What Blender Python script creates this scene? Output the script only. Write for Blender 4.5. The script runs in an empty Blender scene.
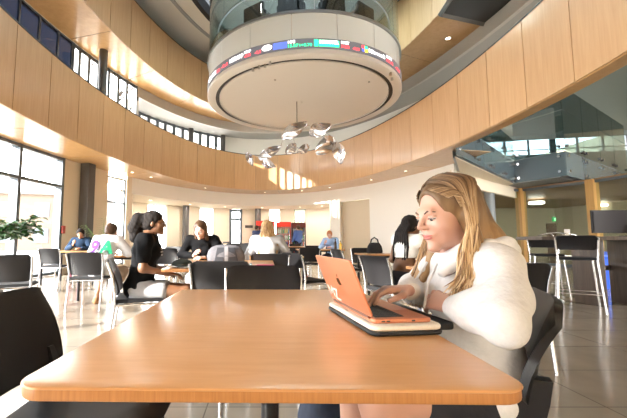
import bpy, bmesh, math, random
import numpy as np
from mathutils import Vector, Matrix, Euler
random.seed(7); rng = np.random.default_rng(7)
PI = math.pi
R = math.radians
SC = bpy.context.scene
COL = SC.collection

# ------------------------------------------------------------------ camera
F, CX, CY = 350.0, 265.0, 209.0
PITCH = math.atan(31 / F)
CAMZ = 1.0
cam_d = bpy.data.cameras.new('camera'); cam = bpy.data.objects.new('camera', cam_d); COL.objects.link(cam)
cam_d.sensor_width = 36; cam_d.lens = F / 627 * 36; cam_d.shift_x = (313.5 - CX) / 627
cam_d.clip_start = .02
cam.location = (0, 0, CAMZ); cam.rotation_euler = (PI / 2 + PITCH, 0, 0)
SC.camera = cam

def ray(u, v):
    x = (u - CX) / F; y = -(v - CY) / F
    return x, math.cos(PITCH) - y * math.sin(PITCH), math.sin(PITCH) + y * math.cos(PITCH)
def at_y(u, v, d):
    r = ray(u, v); t = d / r[1]
    return Vector((r[0] * t, d, CAMZ + r[2] * t))
def at_z(u, v, z):
    r = ray(u, v); t = (z - CAMZ) / r[2]
    return Vector((r[0] * t, r[1] * t, z))

# ------------------------------------------------------------------ materials
def new_mat(name):
    m = bpy.data.materials.new(name); m.use_nodes = True
    return m, m.node_tree.nodes, m.node_tree.links, m.node_tree.nodes['Principled BSDF']
MATS = {}
def mat(name, col, rough=.5, metal=0, spec=.4, emit=None, estr=1, noise=0, nscale=20, bump=0, coat=0, stretch=(1, 1, 1)):
    if name in MATS: return MATS[name]
    m, n, l, b = new_mat(name)
    b.inputs['Base Color'].default_value = (*col, 1)
    b.inputs['Roughness'].default_value = rough
    b.inputs['Metallic'].default_value = metal
    b.inputs['Specular IOR Level'].default_value = spec
    b.inputs['Coat Weight'].default_value = coat
    if emit: b.inputs['Emission Color'].default_value = (*emit, 1); b.inputs['Emission Strength'].default_value = estr
    if noise or bump:
        tc = n.new('ShaderNodeTexCoord'); mp = n.new('ShaderNodeMapping'); mp.inputs['Scale'].default_value = stretch
        nt = n.new('ShaderNodeTexNoise'); nt.inputs['Scale'].default_value = nscale; nt.inputs['Detail'].default_value = 5
        l.new(tc.outputs['Object'], mp.inputs['Vector']); l.new(mp.outputs['Vector'], nt.inputs['Vector'])
        if noise:
            rp = n.new('ShaderNodeMapRange'); rp.inputs['To Min'].default_value = 1 - noise; rp.inputs['To Max'].default_value = 1 + noise
            rp.inputs['From Min'].default_value = .3; rp.inputs['From Max'].default_value = .7
            l.new(nt.outputs['Fac'], rp.inputs['Value'])
            mx = n.new('ShaderNodeVectorMath'); mx.operation = 'SCALE'; mx.inputs[0].default_value = col
            l.new(rp.outputs['Result'], mx.inputs['Scale']); l.new(mx.outputs['Vector'], b.inputs['Base Color'])
        if bump:
            bp = n.new('ShaderNodeBump'); bp.inputs['Strength'].default_value = bump; bp.inputs['Distance'].default_value = .01
            l.new(nt.outputs['Fac'], bp.inputs['Height']); l.new(bp.outputs['Normal'], b.inputs['Normal'])
    MATS[name] = m
    return m

def wood_mat(name, ca, cb, rough=.35, scale=3, stretch=(6, 6, .35), tone=False, coat=0, spec=.5):
    if name in MATS: return MATS[name]
    m, n, l, b = new_mat(name)
    tc = n.new('ShaderNodeTexCoord'); mp = n.new('ShaderNodeMapping'); mp.inputs['Scale'].default_value = stretch
    nt = n.new('ShaderNodeTexNoise'); nt.inputs['Scale'].default_value = scale; nt.inputs['Detail'].default_value = 8; nt.inputs['Roughness'].default_value = .65
    nt.inputs['Distortion'].default_value = .4
    cr = n.new('ShaderNodeValToRGB'); cr.color_ramp.elements[0].color = (*ca, 1); cr.color_ramp.elements[1].color = (*cb, 1)
    cr.color_ramp.elements[0].position = .3; cr.color_ramp.elements[1].position = .72
    l.new(tc.outputs['Object'], mp.inputs['Vector']); l.new(mp.outputs['Vector'], nt.inputs['Vector']); l.new(nt.outputs['Fac'], cr.inputs['Fac'])
    out = cr.outputs['Color']
    if tone:
        at = n.new('ShaderNodeAttribute'); at.attribute_name = 'tone'
        mx = n.new('ShaderNodeMix'); mx.data_type = 'RGBA'; mx.blend_type = 'MULTIPLY'; mx.inputs[0].default_value = 1
        l.new(out, mx.inputs[6]); l.new(at.outputs['Color'], mx.inputs[7]); out = mx.outputs[2]
    l.new(out, b.inputs['Base Color'])
    b.inputs['Roughness'].default_value = rough; b.inputs['Coat Weight'].default_value = coat; b.inputs['Coat Roughness'].default_value = .15
    b.inputs['Specular IOR Level'].default_value = spec
    MATS[name] = m
    return m

def glass_mat(name, tint=(1, 1, 1), refl=1.0, rough=0.0, base=.04):
    if name in MATS: return MATS[name]
    m, n, l, b = new_mat(name); n.remove(b)
    o = n['Material Output']
    tr = n.new('ShaderNodeBsdfTransparent'); tr.inputs['Color'].default_value = (*tint, 1)
    gl = n.new('ShaderNodeBsdfGlossy'); gl.inputs['Roughness'].default_value = rough
    ge = n.new('ShaderNodeNewGeometry'); dt = n.new('ShaderNodeVectorMath'); dt.operation = 'DOT_PRODUCT'
    ab = n.new('ShaderNodeMath'); ab.operation = 'ABSOLUTE'; om = n.new('ShaderNodeMath'); om.operation = 'SUBTRACT'; om.inputs[0].default_value = 1
    pw = n.new('ShaderNodeMath'); pw.operation = 'POWER'; pw.inputs[1].default_value = 4.5
    ma = n.new('ShaderNodeMath'); ma.operation = 'MULTIPLY_ADD'; ma.inputs[1].default_value = refl * .9; ma.inputs[2].default_value = base; ma.use_clamp = True
    l.new(ge.outputs['Incoming'], dt.inputs[0]); l.new(ge.outputs['Normal'], dt.inputs[1]); l.new(dt.outputs['Value'], ab.inputs[0])
    l.new(ab.outputs[0], om.inputs[1]); l.new(om.outputs[0], pw.inputs[0])
    mx = n.new('ShaderNodeMixShader')
    l.new(pw.outputs[0], ma.inputs[0]); l.new(ma.outputs[0], mx.inputs[0]); l.new(tr.outputs[0], mx.inputs[1]); l.new(gl.outputs[0], mx.inputs[2]); l.new(mx.outputs[0], o.inputs['Surface'])
    MATS[name] = m
    return m

# ------------------------------------------------------------------ mesh builder
class MB:
    def __init__(self): self.v = []; self.f = []; self.tone = []
    def add(self, vs, fs, tone=1.0):
        o = len(self.v); self.v += [tuple(p) for p in vs]
        for f in fs: self.f.append(tuple(i + o for i in f)); self.tone.append(tone)
        return self
    def box(self, c, s, rot=None, tone=1.0):
        x, y, z = s[0] / 2, s[1] / 2, s[2] / 2
        vs = [Vector(p) for p in ((-x, -y, -z), (x, -y, -z), (x, y, -z), (-x, y, -z), (-x, -y, z), (x, -y, z), (x, y, z), (-x, y, z))]
        if rot is not None:
            R = Euler(rot).to_matrix() if not isinstance(rot, Matrix) else rot
            vs = [R @ p for p in vs]
        c = Vector(c)
        return self.add([p + c for p in vs], [(3, 2, 1, 0), (4, 5, 6, 7), (0, 1, 5, 4), (1, 2, 6, 5), (2, 3, 7, 6), (3, 0, 4, 7)], tone)
    def loft(self, rings, caps=True, closed=True):
        n = len(rings[0]); vs = [p for r in rings for p in r]; fs = []
        for i in range(len(rings) - 1):
            for j in range(n if closed else n - 1):
                k = (j + 1) % n
                fs.append((i * n + j, i * n + k, (i + 1) * n + k, (i + 1) * n + j))
        if caps: fs.append(tuple(range(n - 1, -1, -1))); fs.append(tuple((len(rings) - 1) * n + j for j in range(n)))
        return self.add(vs, fs)
    def tube(self, pts, r, n=10, caps=True):
        pts = [Vector(p) for p in pts]; rs = r if isinstance(r, (list, tuple)) else [r] * len(pts)
        t0 = (pts[1] - pts[0]).normalized(); up = Vector((0, 0, 1)) if abs(t0.z) < .9 else Vector((1, 0, 0))
        a = t0.cross(up).normalized(); rings = []
        for i, p in enumerate(pts):
            t = (pts[min(i + 1, len(pts) - 1)] - pts[max(i - 1, 0)]).normalized()
            a = (a - t * a.dot(t)); a = a.normalized() if a.length > 1e-6 else t.orthogonal().normalized()
            b = t.cross(a)
            rings.append([p + (a * math.cos(2 * PI * j / n) + b * math.sin(2 * PI * j / n)) * rs[i] for j in range(n)])
        return self.loft(rings, caps)
    def lathe(self, prof, c=(0, 0, 0), n=32, caps=True):
        c = Vector(c)
        return self.loft([[c + Vector((r * math.cos(2 * PI * j / n), r * math.sin(2 * PI * j / n), z)) for j in range(n)] for r, z in prof], caps)
    def slab(self, outline, z0, z1, bev=.005, steps=3):
        """horizontal slab from a 2D outline (ccw) with rounded top and bottom edges"""
        cx = sum(p[0] for p in outline) / len(outline); cy = sum(p[1] for p in outline) / len(outline)
        n = len(outline); nor = []
        for i in range(n):
            a = Vector(outline[i - 1]); b = Vector(outline[(i + 1) % n]); t = (b - a)
            t = t.normalized() if t.length > 1e-9 else Vector((1, 0)); nor.append((t[1], -t[0]))
        rings = []
        for k in range(steps + 1):
            q = k / steps * PI / 2; ins = bev * (1 - math.sin(q)); z = z0 + bev * (1 - math.cos(q))
            rings.append([(outline[i][0] - nor[i][0] * ins, outline[i][1] - nor[i][1] * ins, z) for i in range(n)])
        for k in range(steps + 1):
            q = k / steps * PI / 2; ins = bev * (1 - math.cos(q)); z = z1 - bev * (1 - math.sin(q))
            rings.append([(outline[i][0] - nor[i][0] * ins, outline[i][1] - nor[i][1] * ins, z) for i in range(n)])
        return self.loft(rings)
    def sheet(self, fn, nu, nv, th):
        """thick curved sheet; fn(s,t) -> point, s,t in 0..1"""
        P = [[Vector(fn(i / nu, j / nv)) for i in range(nu + 1)] for j in range(nv + 1)]
        N = [[None] * (nu + 1) for _ in range(nv + 1)]
        for j in range(nv + 1):
            for i in range(nu + 1):
                a = P[j][min(i + 1, nu)] - P[j][max(i - 1, 0)]; b = P[min(j + 1, nv)][i] - P[max(j - 1, 0)][i]
                c = a.cross(b); N[j][i] = c.normalized() if c.length > 1e-12 else Vector((0, 0, 1))
        W = nu + 1; vs = []; fs = []
        for sgn in (.5, -.5):
            vs += [P[j][i] + N[j][i] * th * sgn for j in range(nv + 1) for i in range(W)]
        o = W * (nv + 1)
        for j in range(nv):
            for i in range(nu):
                a = j * W + i
                fs.append((a, a + 1, a + W + 1, a + W)); fs.append((o + a, o + a + W, o + a + W + 1, o + a + 1))
        for i in range(nu):
            fs.append((i + 1, i, o + i, o + i + 1)); a = nv * W + i; fs.append((a, a + 1, o + a + 1, o + a))
        for j in range(nv):
            a = j * W; fs.append((a, a + W, o + a + W, o + a)); a = j * W + nu; fs.append((a + W, a, o + a, o + a + W))
        return self.add(vs, fs)
    def ball(self, c, r, n=12, m=8, rot=None):
        r = r if isinstance(r, (list, tuple)) else (r, r, r); c = Vector(c); rings = []
        for i in range(m + 1):
            q = -PI / 2 + PI * i / m; q = max(-PI / 2 + .02, min(PI / 2 - .02, q))
            ring = [Vector((r[0] * math.cos(q) * math.cos(2 * PI * j / n), r[1] * math.cos(q) * math.sin(2 * PI * j / n), r[2] * math.sin(q))) for j in range(n)]
            if rot is not None: ring = [rot @ p for p in ring]
            rings.append([p + c for p in ring])
        return self.loft(rings)
    def xf(self, M):
        self.v = [tuple(M @ Vector(p)) for p in self.v]; return self
    def mesh(self, name, m, smooth=None, mats=None):
        me = bpy.data.meshes.new(name); me.from_pydata(self.v, [], self.f)
        if any(t != 1.0 for t in self.tone):
            ca = me.color_attributes.new('tone', 'FLOAT_COLOR', 'CORNER'); i = 0
            for f, t in zip(self.f, self.tone):
                for _ in f: ca.data[i].color = (t, t, t, 1); i += 1
        if m: me.materials.append(m)
        bm = bmesh.new(); bm.from_mesh(me); bmesh.ops.recalc_face_normals(bm, faces=bm.faces)
        if smooth is not None:
            for f in bm.faces: f.smooth = True
            for e in bm.edges: e.smooth = len(e.link_faces) == 2 and e.calc_face_angle(0) < math.radians(smooth)
        bm.to_mesh(me); bm.free()
        return me
    def build(self, name, m, parent=None, smooth=40):
        o = bpy.data.objects.new(name, self.mesh(name, m, smooth)); COL.objects.link(o)
        if parent is not None: o.parent = parent
        return o

def rrect(w, d, r, n=6, c=(0, 0)):
    pts = []
    for (sx, sy, a0) in ((1, -1, -PI / 2), (1, 1, 0), (-1, 1, PI / 2), (-1, -1, PI)):
        for k in range(n + 1):
            a = a0 + PI / 2 * k / n
            pts.append((c[0] + sx * (w / 2 - r) + r * math.cos(a), c[1] + sy * (d / 2 - r) + r * math.sin(a)))
    return pts

def tag(o, label, cat, group=None, kind=None):
    o['label'] = label; o['category'] = cat
    if group: o['group'] = group
    if kind: o['kind'] = kind
    return o
def thing(name, label, cat, loc=(0, 0, 0), rz=0, group=None):
    o = bpy.data.objects.new(name, None); COL.objects.link(o); o.empty_display_size = .1
    o.location = loc; o.rotation_euler = (0, 0, rz)
    return tag(o, label, cat, group)
def struct(o):
    o['kind'] = 'structure'; return o
def copy_tree(o, parent=None):
    c = o.copy(); COL.objects.link(c)
    if parent is not None: c.parent = parent
    for ch in list(o.children): copy_tree(ch, c)
    return c

# ------------------------------------------------------------------ palette
WOOD_L = wood_mat('maple_panel', (.56, .32, .145), (.66, .405, .205), rough=.42, tone=True, coat=.5, spec=.6)
WOOD_S = wood_mat('maple_soffit', (.55, .31, .12), (.66, .40, .18), rough=.28, tone=True, stretch=(2, 2, 2), coat=.3)
TABLE = wood_mat('table_laminate', (.61, .30, .11), (.69, .365, .15), rough=.3, scale=4, stretch=(1.2, 9, 3), coat=.25)
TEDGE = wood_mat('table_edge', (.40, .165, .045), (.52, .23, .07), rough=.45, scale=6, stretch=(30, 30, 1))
WHITE = mat('white_plaster', (.86, .82, .745), .7)
BEIGE = mat('beige_plaster', (.66, .55, .40), .75)
CREAM = mat('cream_plaster', (.80, .71, .575), .75)
GREYC = mat('grey_ceiling', (.42, .42, .41), .7)
GREYW = mat('grey_panel', (.55, .53, .50), .6)
DRUMW = mat('drum_white', (.82, .80, .77), .45)
BLACKP = mat('black_plastic', (.012, .011, .012), .45, spec=.3)
BLACKF = mat('black_fabric', (.012, .012, .014), .8)
DARKM = mat('dark_metal', (.06, .065, .07), .4, .6)
CHROME = mat('silver_steel', (.62, .62, .63), .22, 1)
STEELB = mat('brushed_steel', (.45, .43, .41), .35, .9, noise=.15, nscale=8, stretch=(12, 12, .5))
GLASS = glass_mat('window_glass', (.96, .98, 1), .9)
FRAME = mat('window_frame', (.12, .14, .16), .45, .3)
# ------------------------------------------------------------------ the rotunda: concentric ellipses
EX, EY, EA, EB = .06, 7.03, 4.745, 9.68
def el(t, k, z=0):
    return Vector((EX + (EA + k) * math.sin(t), EY + (EB + k) * math.cos(t), z))
def t_of_u(u, k):
    """ellipse parameter (0 = far end) where the ground bearing of picture column u meets ellipse k beyond the camera"""
    s = (u - CX) / F / math.cos(PITCH)
    lo, hi = -2.2, 2.2
    g = lambda t: (lambda p: p.x - s * p.y)(el(t, k))
    for _ in range(60):
        m = (lo + hi) / 2
        if g(m) < 0: lo = m
        else: hi = m
    return (lo + hi) / 2
def arc(k, t0, t1, n):
    return [el(t0 + (t1 - t0) * i / n, k) for i in range(n + 1)]
def ring_wall(mb, k0, k1, t0, t1, z0, z1, n=40, tone=1.0):
    rings = []
    for i in range(n + 1):
        t = t0 + (t1 - t0) * i / n
        rings.append([el(t, k0, z0), el(t, k1, z0), el(t, k1, z1), el(t, k0, z1)])
    o = len(mb.f); mb.loft(rings); mb.tone[o:] = [tone] * (len(mb.f) - o)
    return mb
def arc_params(k, step, t0, t1):
    """parameters along the ellipse at even arc length"""
    ts = [t0]; t = t0; acc = 0; p = el(t, k)
    while t < t1:
        t += .002; q = el(t, k); acc += (q - p).length; p = q
        if acc >= step: ts.append(t); acc = 0
    if t1 - ts[-1] > .02: ts.append(t1)
    return ts
Z1, Z2 = 3.4, 5.08      # lower balcony fascia
U1, U2 = 7.1, 8.85      # upper balcony fascia
ZB, ZU = 2.78, 6.68     # bulkhead undersides
TL, TR = -3.14, 3.14    # how far round the rings are built

# floor: large polished tiles
def floor_mat():
    m, n, l, b = new_mat('polished_tile')
    tc = n.new('ShaderNodeTexCoord'); br = n.new('ShaderNodeTexBrick'); br.offset = 0
    br.inputs['Scale'].default_value = 1; br.inputs['Brick Width'].default_value = 1.2; br.inputs['Row Height'].default_value = .6
    br.inputs['Mortar Size'].default_value = .004; br.inputs['Mortar Smooth'].default_value = .2
    br.inputs['Color1'].default_value = (.36, .315, .255, 1); br.inputs['Color2'].default_value = (.335, .29, .235, 1); br.inputs['Mortar'].default_value = (.17, .15, .12, 1)
    mp = n.new('ShaderNodeMapping'); mp.inputs['Rotation'].default_value = (0, 0, .0); mp.inputs['Location'].default_value = (.35, .2, 0)
    nt = n.new('ShaderNodeTexNoise'); nt.inputs['Scale'].default_value = 2.2; nt.inputs['Detail'].default_value = 7
    mr = n.new('ShaderNodeMapRange'); mr.inputs['From Min'].default_value = .3; mr.inputs['From Max'].default_value = .7; mr.inputs['To Min'].default_value = .88; mr.inputs['To Max'].default_value = 1.12
    sc = n.new('ShaderNodeVectorMath'); sc.operation = 'SCALE'
    l.new(tc.outputs['Object'], mp.inputs['Vector']); l.new(mp.outputs['Vector'], br.inputs['Vector']); l.new(tc.outputs['Object'], nt.inputs['Vector'])
    l.new(nt.outputs['Fac'], mr.inputs['Value']); l.new(br.outputs['Color'], sc.inputs[0]); l.new(mr.outputs['Result'], sc.inputs['Scale'])
    l.new(sc.outputs['Vector'], b.inputs['Base Color'])
    b.inputs['Roughness'].default_value = .16; b.inputs['Specular IOR Level'].default_value = .7
    return m
struct(MB().box((3, 9, -.05), (32, 32, .1)).build('floor', floor_mat(), smooth=None))

# balcony fascias: panels with open joints over a dark backing
def fascia(name, z0, z1, step, shift):
    ts = arc_params(0, step, TL + shift, TR)
    mb = MB()
    for a, b in zip(ts[:-1], ts[1:]):
        g = .006 / 7
        ring_wall(mb, 0, .03, a + g, b - g, z0, z1, 5, random.uniform(.93, 1.05))
    root = mb.build(name, WOOD_L, smooth=30); struct(root)
    ring_wall(MB(), .031, .28, TL, TR, z0 + .012, z1 - .002, 90).build('backing', DARKM, root)
    ring_wall(MB(), -.012, .30, TL, TR, z1, z1 + .025, 90).build('cap_rail', DARKM, root)
    return root
fascia('wall_lower_balcony', Z1, Z2, 1.075, .02)
fascia('wall_upper_balcony', U1, U2, 1.075, .05)

# soffits: wood boards, radial joints
def soffit(name, z, t0, t1, k1, step):
    ts = arc_params(.7, step, t0, t1); mb = MB()
    for a, b in zip(ts[:-1], ts[1:]):
        ring_wall(mb, .035, k1, a + .0012, b - .0012, z - .004, z + .008, 6, random.uniform(.95, 1.05))
    r = mb.build(name, WOOD_S, smooth=30); struct(r)
    ring_wall(MB(), .3, k1, t0, t1 - .02, z + .010, z + .09, 60).build('backing', DARKM, r)
    return r
T_A = 1.36
soffit('ceiling_lower_soffit', Z1, TL, T_A, 1.5, 2.6)
soffit('ceiling_upper_soffit', U1, TL, TR, 1.5, 2.6)
struct(ring_wall(MB(), 0.035, .30, T_A, TR, Z1 - .012, Z1 + .01, 40, .9).build('ceiling_bridge_underside', WOOD_S, smooth=30))

# downlights recessed in the soffits and the grey ceiling
DL_RIM = mat('downlight_rim', (.8, .78, .72), .3, .5)
DL_GLOW = mat('downlight_glow', (1, .95, .85), .4, emit=(1, .9, .72), estr=6)
def downlight(p, label, r=.07):
    t = thing('downlight', label, 'ceiling light', p, 0, 'recessed downlights')
    MB().lathe([(r, 0), (r, -.012), (r * .75, -.012), (r * .75, 0)], n=20, caps=False).build('rim', DL_RIM, t)
    MB().lathe([(r * .74, -.001), (r * .74, -.006)], n=20).build('lens', DL_GLOW, t)
    return t
for i, u in enumerate((131, 150, 205, 265, 302, 330, 372, 407)):
    k = .75; t = t_of_u(u, k)
    downlight(el(t, k, Z1 - .005), ['small downlight in lower wood soffit above the dark column', 'small downlight in lower wood soffit left of the ponytail girl', 'small downlight in lower wood soffit above the doorway',
        'small downlight in lower wood soffit above the drink coolers', 'small downlight in lower wood soffit below the silver mobile', 'small downlight in lower wood soffit above the sunlit white wall',
        'small downlight in lower wood soffit above the wall niche', 'small downlight in lower wood soffit left of the blonde woman'][i], .06)
p = at_z(448, 38, U1); downlight((p.x, p.y, U1 - .005), 'bright downlight in the brown upper soffit near black recess', .09)
for u, lab in ((355, 'left'), (381, 'middle'), (405, 'right')):
    p = at_z(u, {355: 128, 381: 119, 405: 108}[u], ZU); downlight((p.x, p.y, ZU - .006), lab + ' of three downlights in the grey upper ceiling strip', .09)

ADDED_LAMPS = []  # the alcove downlights below are added to brighten the dark alcove
for i, u in enumerate((150, 190, 225, 262, 300, 322)):
    t = T0 = t_of_u(u, 2.7); p = el(t, 2.7, ZB + .015); ADDED_LAMPS.append(p)
    downlight(p, ('first', 'second', 'third', 'fourth', 'fifth', 'sixth')[i] + ' added downlight from the left in the low alcove ceiling at back', .09)
# bulkheads dropping from the soffits, and the ceilings behind them
t131, t330, t456 = t_of_u(131, 1.5), t_of_u(331, 1.5), t_of_u(456, 1.5)
struct(ring_wall(MB(), 1.5, 1.62, t131, t456, ZB, Z1 + .05, 50).build('wall_lower_bulkhead', WHITE, smooth=30))
struct(ring_wall(MB(), 1.62, 4.2, t131 - .05, t330 + .06, ZB + .02, ZB + .1, 50).build('ceiling_alcove', CREAM, smooth=30))
t134 = t_of_u(134, 1.5)
struct(ring_wall(MB(), 1.5, 1.62, t134, TR, ZU, U1 + .05, 50).build('wall_upper_bulkhead', GREYW, smooth=30))
struct(ring_wall(MB(), 1.62, 5.0, t134, TR, ZU + .005, ZU + .08, 50).build('ceiling_upper_gallery', GREYC, smooth=30))

# lower outer wall: left part on ellipse 1.5, with tall glazing
def glazing(name, k, ts, z0, z1, zbars=(), fw=.05, glass=GLASS, fd=.06, label=None):
    """a window on ellipse k; ts are the parameters of its uprights"""
    mb = MB()
    for t in ts:
        p = el(t, k); q = el(t + .001, k); a = math.atan2(q.y - p.y, q.x - p.x)
        mb.box((p.x, p.y, (z0 + z1) / 2), (fw, fd, z1 - z0), (0, 0, a))
    for z in (z0 + fw / 2, z1 - fw / 2, *zbars):
        for a, b in zip(ts[:-1], ts[1:]):
            A, B = el(a, k, z), el(b, k, z); c = (A + B) / 2
            mb.box(c, ((B - A).length, fd * .9, fw * .8), (0, 0, math.atan2(B.y - A.y, B.x - A.x)))
    r = mb.build(name, FRAME, smooth=None); struct(r)
    for a, b in zip(ts[:-1], ts[1:]):
        A, B = el(a, k), el(b, k); c = (A + B) / 2
        MB().box((c.x, c.y, (z0 + z1) / 2), ((B - A).length, .008, z1 - z0), (0, 0, math.atan2(B.y - A.y, B.x - A.x))).build('pane', glass, r, None)
    return r
def T(u, k): return t_of_u(u, k)
K1 = 1.5
tw = [T(u, K1) for u in (58, 15, -40)]
tall = sorted([T(60, K1), T(16, K1), T(-32, K1)] + [T(-32, K1) - .16 * i for i in range(1, 7)])
glazing('window_1', K1 + .06, tall, 0.02, Z1, (2.55,), .10, fd=.22)
struct(ring_wall(MB(), K1, K1 + .25, T(61.5, K1), T(107, K1), 0, Z1, 12).build('wall_left_pier', BEIGE, smooth=30))
w2 = [T(107, K1), T(125.5, K1)]
glazing('window_2', K1 + .1, w2, .1, Z1 - .12, (2.35,), .07)
struct(ring_wall(MB(), K1, K1 + .25, T(107, K1), T(126, K1), -.0, .1, 4).build('trim_1', BEIGE, smooth=30))
struct(ring_wall(MB(), K1, K1 + .25, T(126, K1), t131 + .004, 0, Z1, 4).build('wall_left_jamb', CREAM, smooth=30))
# dark steel column in front of the left wall
def col_at(u, k, r, z0, z1, name, m=DARKM):
    p = el(T(u, k), k); return struct(MB().lathe([(r, z0), (r, z1)], (p.x, p.y, 0), 24).build(name, m))
PIL = mat('pillar_grey', (.10, .09, .085), .5, .2)
pc = el(T(86.5, K1 - .2), K1 - .2); a_ = el(T(86.5, K1) + .01, K1) - el(T(86.5, K1), K1)
struct(MB().box((pc.x, pc.y, Z1 / 2), (.30, .3, Z1), (0, 0, math.atan2(a_.y, a_.x))).build('pillar_left', PIL, smooth=None))

# recessed back wall under the bulkhead, ellipse 3.9, pieces between windows
K3 = 3.9
spans = [(132, 148), (167, 200), (214, 230), (242, 269), (280, 294), (305.5, 334)]
for i, (a, b) in enumerate(spans):
    struct(ring_wall(MB(), K3, K3 + .25, T(a, K3), T(b, K3), 0, ZB + .02, 6).build('wall_back_pier_%d' % (i + 1) if 0 else 'wall_back', CREAM, smooth=30))
for i, (a, b, s) in enumerate(((148, 167, .35), (200, 214, .9), (269, 280, .1), (294, 305.5, .1))):
    glazing('window_%d' % (i + 3), K3 + .1, [T(a, K3), T(b, K3)], s, ZB, (), .06)
    struct(ring_wall(MB(), K3, K3 + .25, T(a, K3), T(b, K3), 0, s, 4).build('wall_back_sill', CREAM, smooth=30))
# dark framed glass doorway
dr = glazing('door_1', K3 + .1, [T(230.5, K3), T(241.5, K3)], 0.02, ZB, (2.2,), .16, fd=.2)
A = el(T(239, K3), K3 - .05)
MB().tube([(A.x, A.y, .9), (A.x, A.y, 1.3)], .02).build('door_handle', CHROME, dr)
# side wall closing the alcove on the left
A, B = el(t131, 1.55), el(T(132, K3), K3 + .1); c = (A + B) / 2
struct(MB().box((c.x, c.y, ZB / 2), ((B - A).length, .15, ZB), (0, 0, math.atan2(B.y - A.y, B.x - A.x))).build('wall_alcove_left', CREAM, smooth=None))
for u in (186, 258):
    p = el(T(u, 3.5), 3.5); struct(MB().lathe([(.17, 0), (.17, ZB + .02)], (p.x, p.y, 0), 24).build('pillar_alcove', PIL))
# white wall on the right of the alcove, with a shallow niche
tn0, tn1 = T(340, K1), T(369.5, K1)
struct(ring_wall(MB(), K1, K1 + .3, t330, tn0, 0, ZB + .01, 6).build('wall_white_left', WHITE, smooth=30))
struct(ring_wall(MB(), K1 + .3, K1 + .5, tn0 - .01, tn1 + .01, 0, ZB + .01, 6).build('wall_niche', BEIGE, smooth=30))
struct(ring_wall(MB(), K1, K1 + .3, tn1, t456, 0, ZB + .01, 20).build('wall_white_right', WHITE, smooth=30))
tj = t456
A, B = el(t330, K1), el(T(334, K3), K3 + .1); c = (A + B) / 2
struct(MB().box((c.x, c.y, ZB / 2), ((B - A).length, .12, ZB), (0, 0, math.atan2(B.y - A.y, B.x - A.x))).build('wall_alcove_right', WHITE, smooth=None))

# upper gallery: clerestory glazing on the left, further back beyond u=134
struct(ring_wall(MB(), K1 + .2, K1 + .4, -3.14, min(tall) + .01, 0, Z1 + .1, 20).build('wall_rear_left', CREAM, smooth=30))
struct(ring_wall(MB(), K1, K1 + .2, -3.14, T(-80, K1), 4.0, U1, 30).build('wall_upper_rear_left', WHITE, smooth=30))
struct(ring_wall(MB(), 4.9, 5.1, T(452, KU) if 0 else 1.9, 3.14, 0, ZU, 40).build('wall_rear_right', CREAM, smooth=30))
ul = [T(134, K1), T(123, K1), T(114, K1), T(104, K1), T(93, K1), T(83, K1), T(73, K1), T(66, K1)]
glazing('window_7', K1 + .05, sorted(ul), 4.3, U1, (), .13)
BLUEG = glass_mat('shaded_blue_glass', (.05, .058, .078), .8)
ud = sorted([T(66, K1), T(50, K1), T(30, K1), T(8, K1), T(-25, K1), T(-80, K1)])
glazing('window_8', K1 + .05, ud, 4.3, U1, (), .05, BLUEG)
KU = 2.7
uu = sorted([T(u, KU) for u in (128, 136, 146, 155, 163, 172, 181, 190, 199, 207, 215, 223)])
glazing('window_9', KU, uu, 4.3, ZU, (), .15)
struct(ring_wall(MB(), KU, KU + .2, T(223, KU), T(452, KU), 4.0, ZU, 40).build('wall_upper_gallery', WHITE, smooth=30))
A, B = el(T(134, K1), K1), el(T(128, KU), KU); c = (A + B) / 2
struct(MB().box((c.x, c.y, 5.3), ((B - A).length, .1, 2.4), (0, 0, math.atan2(B.y - A.y, B.x - A.x))).build('wall_gallery_return', GREYW, smooth=None))
# gallery floor slab behind the lower fascia
GFL = mat('gallery_floor', (.70, .64, .54), .5)
struct(ring_wall(MB(), .29, 1.5, TL, T_A - .2, Z1 + .105, 4.0, 70).build('floor_lower_gallery', GFL, smooth=30))
struct(ring_wall(MB(), 1.5, 4.2, t131, t330 + .3, Z1 + .105, 4.0, 40).build('floor_back_gallery', GFL, smooth=30))
bk = [el(t456 - .01, 1.5), Vector((10.65, 14.75, 0))]
c = (bk[0] + bk[1]) / 2; L = (bk[1] - bk[0]).length
struct(MB().box((c.x, c.y, 2.99), (L, .12, .46), (0, 0, math.atan2(bk[1].y - bk[0].y, bk[1].x - bk[0].x))).build('wall_right_bulkhead', CREAM, smooth=None))
for u, k in ((97, .9), (189.5, 2.6), (222, 2.6)):
    p = el(T(u, k), k); struct(MB().lathe([(.13, 4.0), (.13, U1 if k < 1 else ZU)], (p.x, p.y, 0), 20).build('pillar_gallery', PIL))
# black recess cut in the upper soffit on the right: a dark skylight coffer hung below the wood
q = [at_z(u, v, U1 - .03) for u, v in ((455, -8), (440.5, 14.5), (492, 26), (550, -8))]
cf = mat('coffer_dark', (.035, .037, .04), .35)
trim = struct(MB().loft([[p + Vector((0, 0, .02)) for p in q], [p + Vector((0, 0, .0)) for p in q]]).build('trim_2', cf, smooth=None))
fm = MB()
for i in (0, 1, 2): fm.tube([q[i], q[i + 1]], .07, 4)
fm.build('coffer_frame', mat('coffer_frame', (.16, .16, .16), .5), trim, None)

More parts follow.
